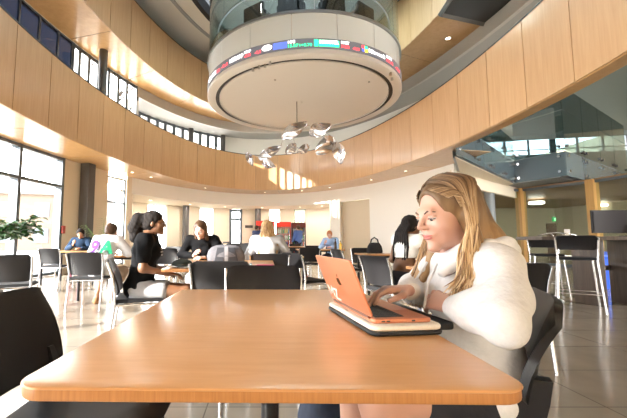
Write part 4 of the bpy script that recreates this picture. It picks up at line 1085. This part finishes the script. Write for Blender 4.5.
def human(name, label, loc, rz, J, h, skin, top, bottom, shoe, sleeve=2.0, pant=2.0, female=True, group=None, S=1.0, topg=.014, pantg=.014, tdisp=None, hands=True, hem=None, crop=None, lips=None, brow=None, face=True, smile=0, shoes=True):
    """sleeve / pant: how far the cloth runs down the limb (1 = elbow or knee, 2 = wrist or ankle)"""
    root = thing(name, label, 'person', loc, rz, group)
    b = SDF(); torso_prims(b, J, 0, female); Hm = head_frame(J['fwd'], J.get('up', (0, 0, 1))); Hc = V3(J['head'])
    b.cone(J['neck'], .056, Hc + Hm @ V3((0, -.022, -.055)), .047, .03)
    for i in (0, 1):
        b.chain([J['sh'][i], J['el'][i], J['wr'][i]], [.047, .037, .026], .03)
        b.chain([J['hip'][i], J['knee'][i], J['ank'][i]], [.082, .055, .036], .035)
        b.chain([J['ank'][i], J['toe'][i]], [.036, .028], .025)
        if hands:
            d = J['hd'][i]; add_hand(b, J['wr'][i], d[0], d[1], i == 1, d[2], 1.0, ff=max(1, h / .0065))
    add_head(b, Hc, Hm, S)
    b.mesh('body', skin, h, root)
    if face: face_bits(root, Hc, Hm, S, lips, brow, smile, skin)
    t = SDF(); torso_prims(t, J, topg, female, low=crop is None)
    def limb(s, pts, rs, fr, k):
        n_ = len(pts) - 1; segs = min(fr, n_)
        for j in range(n_):
            f = min(1, max(0, segs - j))
            if f <= 0: break
            A, B = V3(pts[j]), V3(pts[j + 1]); s.cone(A, rs[j], A + (B - A) * f, rs[j] + (rs[j + 1] - rs[j]) * f, k)
    for i in (0, 1): limb(t, [J['sh'][i], J['el'][i], J['wr'][i]], [.052 + topg, .042 + topg, .031 + topg * .8], sleeve, .03)
    if crop: t.cut(*crop)
    if hem: t.cut((0, 0, hem), (0, 0, -1))
    t.cut(V3(J['neck']) + V3((0, 0, .022)), V3(J['neck']) - V3(J['chest']))
    to = t.mesh('top', top, h, root, tdisp)
    p = SDF(); p.ell(J['pelvis'], (.168 + pantg, .128 + pantg, .115 + pantg), .04)
    for i in (0, 1): limb(p, [J['hip'][i], J['knee'][i], J['ank'][i]], [.086 + pantg, .06 + pantg, .042 + pantg], pant, .035)
    p.mesh('trousers' if pant > 1.2 else 'shorts', bottom, h, root)
    if shoes:
        for i in (0, 1):
            q = SDF(); A = V3(J['ank'][i]); B = V3(J['toe'][i]); q.cone(A + V3((0, -.01, -.02)), .048, A + (B - A) * .3 + V3((0, -.01, -.015)), .044, .03).cone(A + V3((0, -.03, -.047)), .040, B, .036, .03)
            q.cut((0, 0, .003), (0, 0, -1)); q.mesh('shoe', shoe, h, root)
    return root, Hc, Hm
def hair_mat(name, ca, cb, rough=.4, freq=60):
    m, n, l, b = new_mat(name); at = n.new('ShaderNodeTexNoise'); at.inputs['Scale'].default_value = freq; at.inputs['Detail'].default_value = 3
    tc = n.new('ShaderNodeTexCoord'); mp = n.new('ShaderNodeMapping'); mp.inputs['Scale'].default_value = (1, 1, .08)
    cr = n.new('ShaderNodeValToRGB'); cr.color_ramp.elements[0].color = (*ca, 1); cr.color_ramp.elements[1].color = (*cb, 1); cr.color_ramp.elements[0].position = .35; cr.color_ramp.elements[1].position = .65
    l.new(tc.outputs['Object'], mp.inputs['Vector']); l.new(mp.outputs['Vector'], at.inputs['Vector']); l.new(at.outputs['Fac'], cr.inputs['Fac']); l.new(cr.outputs['Color'], b.inputs['Base Color'])
    b.inputs['Roughness'].default_value = rough; b.inputs['Specular IOR Level'].default_value = .25; return m
def strand_disp(amp=.004, f=130):
    return lambda X, Y, Z: amp * np.sin(f * X + 9 * np.sin(11 * Z)) * np.sin(f * Y + 5 * np.sin(9 * Z + 2))
def fold_disp(amp=.006, f=24):
    return lambda X, Y, Z: amp * np.sin(f * X + 1.3 * f * Z + 3 * np.sin(17 * Y)) * np.sin(.8 * f * Y - .9 * f * Z + 2 * np.sin(13 * X)) 
def hair_cap(Hc, Hm, grow=.012, face=True, k=.02):
    s = SDF(); W = lambda p: Hc + Hm @ V3(p)
    s.ell(W((0, -.020, .045)), (.076 + grow, .094 + grow, .080 + grow), k, Hm); s.ell(W((0, -.045, -.01)), (.070 + grow, .065 + grow, .075), .03, Hm)
    return s, W
FAIR, TAN, BROWN, PALE = skin_mat('skin_fair', (.54, .305, .225)), skin_mat('skin_tan', (.42, .22, .13)), skin_mat('skin_brown', (.20, .095, .05)), skin_mat('skin_pale', (.62, .40, .31))
def root_hair(name, ca, cb, dark, z0, z1, rough=.4):
    m = hair_mat(name, ca, cb, rough, 45); n, l, b = m.node_tree.nodes, m.node_tree.links, m.node_tree.nodes['Principled BSDF']
    src = b.inputs['Base Color'].links[0].from_socket
    tc = n.new('ShaderNodeTexCoord'); sp = n.new('ShaderNodeSeparateXYZ'); mr = n.new('ShaderNodeMapRange'); mr.inputs['From Min'].default_value = z0; mr.inputs['From Max'].default_value = z1
    mx = n.new('ShaderNodeMix'); mx.data_type = 'RGBA'; mx.inputs[7].default_value = (*dark, 1)
    l.new(tc.outputs['Object'], sp.inputs[0]); l.new(sp.outputs['Z'], mr.inputs['Value']); l.new(mr.outputs['Result'], mx.inputs[0]); l.new(src, mx.inputs[6]); l.new(mx.outputs[2], b.inputs['Base Color'])
    return m
LIPF, LIPB = mat('lip_rose', (.50, .17, .15), .35), mat('lip_brown', (.16, .055, .045), .35)
BROWD, BROWB = mat('brow_dark', (.02, .014, .012), .6), mat('brow_blond', (.085, .045, .025), .6)
HBLACK, HBROWN, HBLOND = hair_mat('hair_black', (.008, .006, .006), (.02, .015, .013), .85), hair_mat('hair_brown', (.035, .018, .01), (.09, .045, .022)), hair_mat('hair_blond', (.26, .145, .06), (.58, .38, .19), .38, 45)
def cloth(name, c, bump=.25): return mat(name, c, .9, spec=.12, noise=.06, nscale=30, bump=bump)
TBLK, TBLK2 = cloth('black_tee', (.006, .006, .007)), cloth('black_knit', (.006, .006, .007))
HOODIE = mat('white_fleece', (.66, .645, .63), .9, noise=.04, nscale=60, bump=.3)

# ---- the woman in the white hoodie (local frame faces +Y, placed facing -X)
def WL(x, y, z): return (y - 1.20, .72 - x, z)
Jm = dict(pelvis=WL(.685, 1.21, .55), waist=WL(.71, 1.205, .68), chest=WL(.695, 1.19, .835), neck=WL(.655, 1.175, .955), head=WL(.605, 1.155, 1.082),
          fwd=(.0 - .20, 1, -.22), sh=[WL(.675, 1.035, .915), WL(.665, 1.335, .915)], el=[WL(.585, .885, .802), WL(.63, 1.46, .80)], wr=[WL(.560, 1.045, .806), WL(.490, 1.205, .832)],
          hd=[((.95, .30, .08), (.3, -.6, -.75), .5), ((-.10, 1, .02), (0, -.1, -1), .62)],
          hip=[WL(.66, 1.12, .53), WL(.66, 1.29, .53)], knee=[WL(.33, 1.06, .545), WL(.31, 1.26, .545)], ank=[WL(.36, 1.07, .09), WL(.30, 1.24, .09)], toe=[WL(.22, 1.05, .035), WL(.17, 1.25, .035)])
HF = .0045
wm, Hc, Hm = human('person', 'smiling blonde woman in white hoodie typing on the rose gold laptop', (.72, 1.20, 0), R(90), Jm, HF, FAIR, HOODIE, cloth('dark_shorts', (.03, .03, .035)), mat('shoe_white', (.7, .7, .68), .6), sleeve=0.01, pant=.45, lips=LIPF, brow=BROWB, smile=.013, topg=.0)
for ch in list(wm.children):
    if ch.name.startswith('top'): bpy.data.objects.remove(ch)
hd = SDF(); torso_prims(hd, Jm, .016, True, .06)
hd.ell(V3(Jm['pelvis']) + V3((0, -.01, -.03)), (.182, .150, .12), .07)
nk = V3(Jm['neck'])
for i in (0, 1):
    A, B, C_ = (V3(Jm[q][i]) for q in ('sh', 'el', 'wr'))
    hd.chain([A + V3((0, 0, -.005)), A * .5 + B * .5 + V3((0, -.012, -.006)), B + V3((0, -.004, 0))], [.052, .057, .053], .05); C2 = B + (C_ - B) * .93
    hd.chain([B, B + (C_ - B) * .55, C2], [.053, .049, .037], .04); hd.cone(C2 - (C_ - B) * .10, .038, C2, .035, .01)
    hd.cone(nk + V3((0, -.02, -.065)), .062, A, .050, .04)
hd.cone(nk + V3((0, .03, .10)), .062, nk + V3((0, .0, -.01)), .060, .015, True)
hd.cut((0, 0, .445), (0, 0, -1))
def hoodie_folds(X, Y, Z):
    a = np.sin(46 * Z + 16 * Y + 9 * X + 2.5 * np.sin(12 * Y + 3)) ; b = np.sin(33 * X - 25 * Y + 21 * Z + 2 * np.sin(14 * Z))
    return .0052 * a * np.abs(np.sin(7 * X + 5 * Z + 1)) + .0026 * b
hd.mesh('hoodie', HOODIE, HF, wm, hoodie_folds)
# hood lying open on the upper back: a sack with a thick rim round the neck
hq = SDF()
hq.ell(nk + V3((0, -.085, -.045)), (.120, .070, .060), .03).ell(nk + V3((0, -.115, -.095)), (.100, .050, .060), .05)
pts = [nk + V3(p) for p in ((-.070, .10, -.055), (-.100, .045, .0), (-.108, -.02, .020), (-.095, -.08, .022), (-.045, -.122, .010), (0, -.130, .005), (.045, -.122, .010), (.095, -.08, .022), (.108, -.02, .020), (.100, .045, .0), (.070, .10, -.055))]
hq.chain(pts, [.016, .022, .026, .028, .028, .028, .028, .028, .026, .022, .016], .025)
hq.ell(nk + V3((0, -.050, .035)), (.078, .065, .045), .02, None, True)
hq.cone(nk + V3((0, .03, .10)), .062, nk + V3((0, .0, -.03)), .058, .015, True)
hq.mesh('hood', HOODIE, HF, wm, lambda X, Y, Z: .003 * np.sin(40 * X + 30 * Z + 2 * np.sin(20 * Y)))
for i in (0, 1):
    B, C_ = V3(Jm['el'][i]), V3(Jm['wr'][i]); d = nrm(C_ - B)
    cf_ = SDF(); cf_.cone(C_ - d * .055, .038, C_ - d * .008, .0345, .005); cf_.mesh('cuff', mat('cuff_cream', (.74, .68, .60), .9, bump=.3, noise=.05, nscale=80), HF, wm)
for s in (-1, 1):
    MB().tube([Vector(nk + V3((s * .035, .10, -.03))), Vector(nk + V3((s * .045, .135, -.09))), Vector(nk + V3((s * .04, .15, -.17)))], .004, 8).build('drawstring', HOODIE, wm)
# long hair: cap, two curtains and several hundred strands
HB = [root_hair('long_hair', (.22, .125, .058), (.36, .22, .105), (.09, .05, .026), 1.00, 1.20)] + [root_hair('strand_%d' % i, a, b, d, 1.04, 1.20, .5) for i, (a, b, d) in enumerate((((.46, .29, .14), (.56, .37, .19), (.12, .065, .032)), ((.66, .47, .27), (.74, .55, .34), (.24, .14, .07)), ((.20, .11, .05), (.28, .16, .08), (.06, .032, .018))))]
hs, W = hair_cap(Hc, Hm, .008)
hs.ell(W((0, .098, -.012)), (.068, .066, .106), .010, Hm, True)
hs.ell(W((0, -.055, -.11)), (.082, .050, .12), .04, Hm)
Wg = lambda p: V3(Hc) + V3(p)      # hair below the ears hangs straight down
for x, f, L in ((-1, -.02, .0), (1, .03, .03)):
    hs.chain([W((x * .064, -.015, .065)), W((x * .075, -.014, -.01)), Wg((x * .086, -.026 + f, -.12)), Wg((x * .094, .0 + f, -.18)), Wg((x * .095, .030 + f, -.22 - L))], [.012, .017, .022, .020, .008], .02)
hs.chain([W((0, -.10, .0)), Wg((-.02, -.115, -.09)), Wg((-.03, -.10, -.14))], [.03, .045, .03], .04)
hs.mesh('hair', HB[0], .005, wm, strand_disp(.0010, 170))
sb = {0: MB(), 1: MB(), 2: MB()}; rr = random.Random(11)
RX, RY, RZ = .086, .104, .090
def scalp(d, g=1.0):
    """point of the scalp ellipsoid (head frame) along direction d from its middle"""
    d = V3(d); t = 1 / math.sqrt((d[0] / RX) ** 2 + (d[1] / RY) ** 2 + (d[2] / RZ) ** 2); return V3((0, -.020, .045)) + d * t * g
for k in range(1100):
    x = 1 if k % 2 else -1; side = rr.random(); g = 1.03 + .04 * rr.random()
    if k % 5 < 3:      # from the parting, over the side of the head
        q = rr.random(); yy = .092 - .17 * q
        p0_ = scalp((x * (.002 + .008 * rr.random()) + .008, yy, .09), g); p1_ = scalp((x * .062, yy * .75 - .012, .062), g); back = yy * .35
    else:              # from the hairline at the temple, swept back over the ear
        q = rr.random(); p0_ = scalp((x * (.020 + .055 * q), .092 - .03 * q, .055 - .045 * q), g); p1_ = scalp((x * (.055 + .030 * q), .055 - .03 * q, .048 - .030 * q), g); back = .030 - .01 * q
    p2_ = scalp((x * .088, back * .9 + .004, .004), g); p3_ = V3((x * (.088 + .012 * side), back * .55 - .002, -.035))
    if k % 5 == 4:     # short lead from the lower temple
        p0_ = scalp((x * .080, .050 - .015 * q, .022 - .045 * q), g); p1_ = scalp((x * .088, .022, .006 - .03 * q), g + .01); p2_ = scalp((x * .089, .002, -.022 - .01 * q), g + .02); back = .012
    L = rr.uniform(.13, .215) + (.03 if x > 0 else 0); fw_ = (.035 if x > 0 else .006) + rr.gauss(0, .010)
    a = Wg((x * (.098 + .022 * rr.random()) + rr.gauss(0, .004), -.012 + back * .7 + fw_ * .6, -.115 + rr.gauss(0, .008))); b = Wg((x * (.104 + .030 * rr.random()) + rr.gauss(0, .006), -.002 + back * .7 + fw_, -.115 - L * .5)); c = Wg((x * (.094 + .032 * rr.random()) + rr.gauss(0, .01), .025 + back * .6 + fw_ * 1.2, -.10 - L * .9))
    P = [Vector(p) for p in (W(p0_), W(p1_), W(p2_), W(p3_), a, b, c)]; fine = []
    for i in range(len(P) - 1):
        p0, p1, p2, p3 = P[max(i - 1, 0)], P[i], P[i + 1], P[min(i + 2, len(P) - 1)]
        for t in (0, .33, .66): fine.append(.5 * ((2 * p1) + (p2 - p0) * t + (2 * p0 - 5 * p1 + 4 * p2 - p3) * t * t + (3 * p1 - p0 - 3 * p2 + p3) * t ** 3))
    fine.append(P[-1]); n_ = len(fine); w0 = rr.uniform(.0013, .0026)
    sb[rr.choice((0, 0, 1, 1, 2))].tube(fine, [w0 * min(1, .45 + i / n_ * 2.2) * (1 if i < n_ * .8 else max(.15, (n_ - i) / (n_ * .2))) for i in range(n_)], 5)
for i in range(3): sb[i].build('hair_strands', HB[i + 1], wm, 180)

# ---- ponytail girl in the black tee, in profile
Jp = seated(.05, headfwd=(.05, 1, -.06), arms=dict(el=[(-.23, .04, .74), (.22, .05, .74)], wr=[(-.12, .26, .66), (.13, .27, .68)], hd=[((.5, .85, -.1), (0, -.1, -1), .4), ((-.5, .85, -.1), (0, -.1, -1), .4)]), kn=(.10, .44, .50))
pg, Hc, Hm = human('person', 'girl with black ponytail in black tee and grey shorts sitting in profile', (-1.20, 3.45, 0), R(-82), Jp, .008, BROWN, TBLK, cloth('grey_shorts', (.42, .42, .44)), mat('shoe_pale', (.6, .58, .55), .6), sleeve=.62, pant=.46, lips=LIPB, brow=BROWD, tdisp=fold_disp(.004, 30), topg=.022)
hs, W = hair_cap(Hc, Hm, .006); hs.ell(W((0, .10, -.025)), (.066, .064, .112), .01, Hm, True)
hs.chain([W((0, -.10, .05)), W((0, -.155, .035)), W((0, -.18, -.05)), W((0, -.17, -.15)), W((0, -.15, -.20))], [.035, .060, .066, .05, .015], .03)
hs.mesh('hair', HBLACK, .007, pg, strand_disp(.004, 110))
tm = MB()
for j, (w, z) in enumerate(((.09, .96), (.12, .93), (.07, .90))): tm.box((.0, .185, z - .045), (w, .004, .016))
tm.build('shirt_print', mat('print_pale', (.55, .55, .55), .8), pg, None)

# ---- woman in black long sleeves, leaning on the table towards the camera
Jb = seated(.26, headfwd=(.12, 1, -.42), hz=.06, arms=dict(el=[(-.30, .30, .80), (.27, .30, .80)], wr=[(-.10, .48, .775), (.06, .46, .80)], hd=[((.6, .6, .05), (.2, -.2, -1), .5), ((-.4, .7, .45), (-.5, -.2, -.4), .7)]), kn=(.10, .40, .50))
pb, Hc, Hm = human('person', 'woman in black long sleeves leaning on the second table, looking down', (-.83, 5.02, 0), R(176), Jb, .008, PALE, TBLK2, cloth('pale_jeans', (.55, .55, .60)), mat('shoe_dark', (.03, .03, .03), .6), sleeve=1.9, lips=LIPF, brow=BROWD, tdisp=fold_disp(.004, 30))
hs, W = hair_cap(Hc, Hm, .007); hs.ell(W((0, .10, -.025)), (.066, .064, .112), .01, Hm, True)
for x in (-1, 1): hs.chain([W((x * .07, .01, .04)), W((x * .078, .0, -.05)), W((x * .07, -.01, -.13)), W((x * .085, .0, -.22))], [.02, .022, .03, .012], .02)
hs.mesh('hair', HBROWN, .007, pb, strand_disp(.003, 110))

# ---- boy in the white jersey, from behind
JERS = cloth('white_jersey', (.74, .74, .77))
Jj = seated(.20, headfwd=(.15, 1, -.30), hz=.05, arms=dict(el=[(-.30, .28, .80), (.30, .28, .80)], wr=[(-.14, .52, .775), (.12, .52, .775)], hd=[((.4, .9, 0), (0, 0, -1), .3), ((-.4, .9, 0), (0, 0, -1), .3)]), kn=(.17, .40, .50), an=(.13, .16, .09))
pj, Hc, Hm = human('person', 'boy seen from behind in white jersey with purple and green characters', (-2.52, 5.42, 0), R(-4), Jj, .009, TAN, JERS, cloth('tan_trousers', (.35, .26, .19)), mat('boot_tan', (.30, .16, .07), .7), sleeve=1.6, female=False, lips=LIPF, brow=BROWD, topg=.03, pant=1.3, tdisp=fold_disp(.004, 26))
hs, W = hair_cap(Hc, Hm, .010); hs.ell(W((0, .10, -.04)), (.075, .07, .11), .01, Hm, True); hs.mesh('hair', HBROWN, .009, pj, strand_disp(.005, 90))
for s_, x, col in (('9', -.175, mat('print_purple', (.09, .02, .22), .8)), ('A', .0, mat('print_green', (.0, .22, .09), .8))):
    me = text_mesh(s_, .27, .012); me.materials.clear(); me.materials.append(col); o = bpy.data.objects.new('jersey_print', me); COL.objects.link(o); o.parent = pj
    # wrap on the jersey's back
    for v in me.vertices:
        X, Z = v.co.x + x, v.co.y + .80
        f = (Z - .55) / .45; v.co = (X, -.155 + .235 * f * .85 + .9 * X * X - v.co.z - .012, Z)

# ---- long haired woman in grey, from behind
Jg = seated(.12, headfwd=(-.1, 1, -.15), arms=dict(el=[(-.27, .16, .76), (.30, .18, .76)], wr=[(-.15, .42, .76), (.20, .42, .76)], hd=[((.3, .9, 0), (0, 0, -1), .3), ((-.3, .9, 0), (0, 0, -1), .3)]))
pw_, Hc, Hm = human('person', 'woman with very long blonde hair in grey top, seen from behind', (.03, 4.86, 0), R(0), Jg, .009, FAIR, cloth('grey_sweater', (.42, .41, .42)), cloth('blue_jeans', (.06, .10, .18)), mat('shoe_white', (.7, .7, .68), .6), sleeve=1.7, lips=LIPF, brow=BROWB, topg=.022, tdisp=fold_disp(.004, 26))
hs, W = hair_cap(Hc, Hm, .012); hs.ell(W((0, .10, -.045)), (.06, .062, .105), .01, Hm, True)
hs.ell(W((0, -.07, -.08)), (.105, .055, .12), .04, Hm); hs.ell(W((0, -.085, -.22)), (.165, .065, .16), .05, Hm)
for x in (-.11, -.05, .02, .09): hs.chain([W((x, -.10, -.25)), W((x * 1.25, -.13, -.42))], [.05, .014], .03)
hs.mesh('hair', HBLOND, .008, pw_, strand_disp(.005, 100))

# ---- seated person in the white cropped top, facing right, braids down the back
Jw = seated(.10, headfwd=(.2, 1, -.1), arms=dict(el=[(-.27, .12, .76), (.24, .14, .76)], wr=[(-.16, .36, .74), (.16, .36, .74)], hd=[((.3, .9, 0), (0, 0, -1), .3), ((-.3, .9, 0), (0, 0, -1), .3)]))
px_, Hc, Hm = human('person', 'person in white cropped top and dark leggings behind the blonde woman', (1.56, 4.02, 0), R(-66), Jw, .009, BROWN, cloth('white_crop', (.76, .74, .70)), cloth('charcoal_leggings', (.045, .045, .055)), mat('shoe_pale', (.6, .58, .55), .6), sleeve=.12, lips=LIPB, brow=BROWD, topg=.012, crop=((0, 0, .80), (0, 0, -1)))
hs, W = hair_cap(Hc, Hm, .012); hs.ell(W((0, .10, -.025)), (.066, .064, .112), .01, Hm, True); hs.mesh('hair', HBLACK, .009, px_, strand_disp(.004, 90))
for k in range(9):
    x = -.085 + .02 * k; y = -.085 - .03 * math.cos(x * 14)
    MB().tube([Vector(W((x, y + .02, .02))), Vector(W((x * 1.2, y - .03, -.08))), Vector(Hc) + Vector((x * 1.35, y - .075, -.24)), Vector(Hc) + Vector((x * 1.3, y - .09, -.40 + .02 * (k % 3)))], [.018, .019, .017, .009], 8).build('braid', HBLACK, px_, 60)

# ---- boy in dark blue at the far left table
Jd = seated(.16, headfwd=(-.35, 1, -.2), arms=dict(el=[(-.27, .26, .78), (.27, .26, .78)], wr=[(-.12, .42, .79), (.08, .44, .86)], hd=[((.4, .9, .1), (0, 0, -1), .4), ((-.3, .5, .8), (-.5, -.5, 0), .6)]))
pd, Hc, Hm = human('person', 'boy in dark blue hoodie at the far left table by the pillar', (-4.66, 9.05, 0), R(185), Jd, .011, TAN, cloth('navy_hoodie', (.02, .04, .08)), cloth('maroon_trousers', (.25, .07, .10)), mat('shoe_dark', (.03, .03, .03), .6), sleeve=1.9, female=False, lips=LIPF, brow=BROWD, topg=.026)
hs, W = hair_cap(Hc, Hm, .014); hs.ell(W((0, .10, -.045)), (.075, .07, .105), .01, Hm, True); hs.mesh('hair', HBLACK, .01, pd)
# ---- person in pale blue at the middle row table
pq, Hc, Hm = human('person', 'seated person in pale blue beside the yellow bottle, far right of middle', (2.05, 10.72, 0), R(150), Jd, .012, FAIR, cloth('pale_blue_shirt', (.30, .42, .62)), cloth('dark_trousers', (.03, .03, .04)), mat('shoe_dark', (.03, .03, .03), .6), sleeve=1.9, female=False, lips=LIPF, brow=BROWB, topg=.026)
hs, W = hair_cap(Hc, Hm, .010); hs.ell(W((0, .10, -.045)), (.075, .07, .105), .01, Hm, True); hs.mesh('hair', hair_mat('hair_ginger', (.30, .10, .04), (.45, .18, .07)), .011, pq)
# ---- two people standing at the coolers
def standing():
    return dict(pelvis=(0, 0, .97), waist=(0, .0, 1.10), chest=(0, .0, 1.30), neck=(0, -.01, 1.45), head=(0, .02, 1.59), fwd=(0, 1, -.15), sh=[(-.18, 0, 1.40), (.18, 0, 1.40)],
                el=[(-.25, .02, 1.12), (.24, .05, 1.12)], wr=[(-.22, .18, .93), (.16, .26, 1.10)], hd=[((0, .5, -.9), (.8, 0, 0), .4), ((-.2, 1, .1), (-.6, 0, -.6), .5)],
                hip=pair((.09, 0, .93)), knee=pair((.10, .03, .50)), ank=pair((.10, -.01, .09)), toe=pair((.12, .13, .035)))
for loc, rz, lab, c, lc in (((1.62, 17.15, 0), R(35), 'standing person in blue shirt beside the dark drinks cooler', (.12, .20, .50), (.02, .025, .05)), ((-.42, 17.4, 0), R(-40), 'standing person in navy behind the long haired woman, left of coolers', (.05, .07, .18), (.03, .03, .04))):
    o, Hc, Hm = human('person', lab, loc, rz, standing(), .013, FAIR, mat('shirt_%.2f' % c[2], c, .85), mat('slacks_%.2f' % c[2], lc, .85), mat('shoe_dark', (.03, .03, .03), .6), sleeve=1.9, female=False, lips=LIPF, brow=BROWD, topg=.025)
    hs, W = hair_cap(Hc, Hm, .010); hs.ell(W((0, .10, -.045)), (.075, .07, .105), .01, Hm, True); hs.mesh('hair', HBROWN, .012, o)
# ------------------------------------------------------------------ light
w = bpy.data.worlds.new('world'); SC.world = w; w.use_nodes = True
bg = w.node_tree.nodes['Background']; bg.inputs['Color'].default_value = (1, .985, .96, 1); bg.inputs['Strength'].default_value = 11
sd = bpy.data.lights.new('sun', 'SUN'); so = bpy.data.objects.new('sun', sd); COL.objects.link(so)
sd.energy = 14; sd.angle = .012; sd.color = (1, .93, .82)
so.rotation_euler = Vector((.80, .50, -.33)).to_track_quat('-Z', 'Y').to_euler()
def area(name, loc, target, sx, sy, e, col):
    d = bpy.data.lights.new(name, 'AREA'); d.shape = 'RECTANGLE'; d.size = sx; d.size_y = sy; d.energy = e; d.color = col
    o = bpy.data.objects.new(name, d); COL.objects.link(o); o.location = loc
    o.rotation_euler = (Vector(target) - Vector(loc)).to_track_quat('-Z', 'Y').to_euler(); return o
for i, (x, y) in enumerate(((-1.2, -.6), (0, -1.9), (1.2, -.6), (0, .9))):
    area('drum_fill_light', (DX + x, DY + y, 8.7), (DX + x, DY + y, 0), .9, .9, 110, (1, .97, .92))  # unseen lights added to brighten the drum interior
for p in ADDED_LAMPS: area('alcove_fill_light', (p.x, p.y, p.z - .03), (p.x, p.y, 0), .14, .14, 22, (1, .93, .82))  # added fill under the added alcove downlights
area('skylight_daylight', (EX, EY, 12), (EX, EY, 0), 5, 12, 800, (1, .98, .95))
SC.view_settings.view_transform = 'Standard'; SC.view_settings.look = 'None'; SC.view_settings.gamma = 1; SC.view_settings.exposure = .7
SC.view_settings.use_curve_mapping = False
SC.cycles.max_bounces = 8; SC.cycles.diffuse_bounces = 5; SC.cycles.glossy_bounces = 4; SC.cycles.transparent_max_bounces = 16
SC.cycles.caustics_reflective = False; SC.cycles.caustics_refractive = False; SC.cycles.sample_clamp_indirect = 6
SC.cycles.use_denoising = True
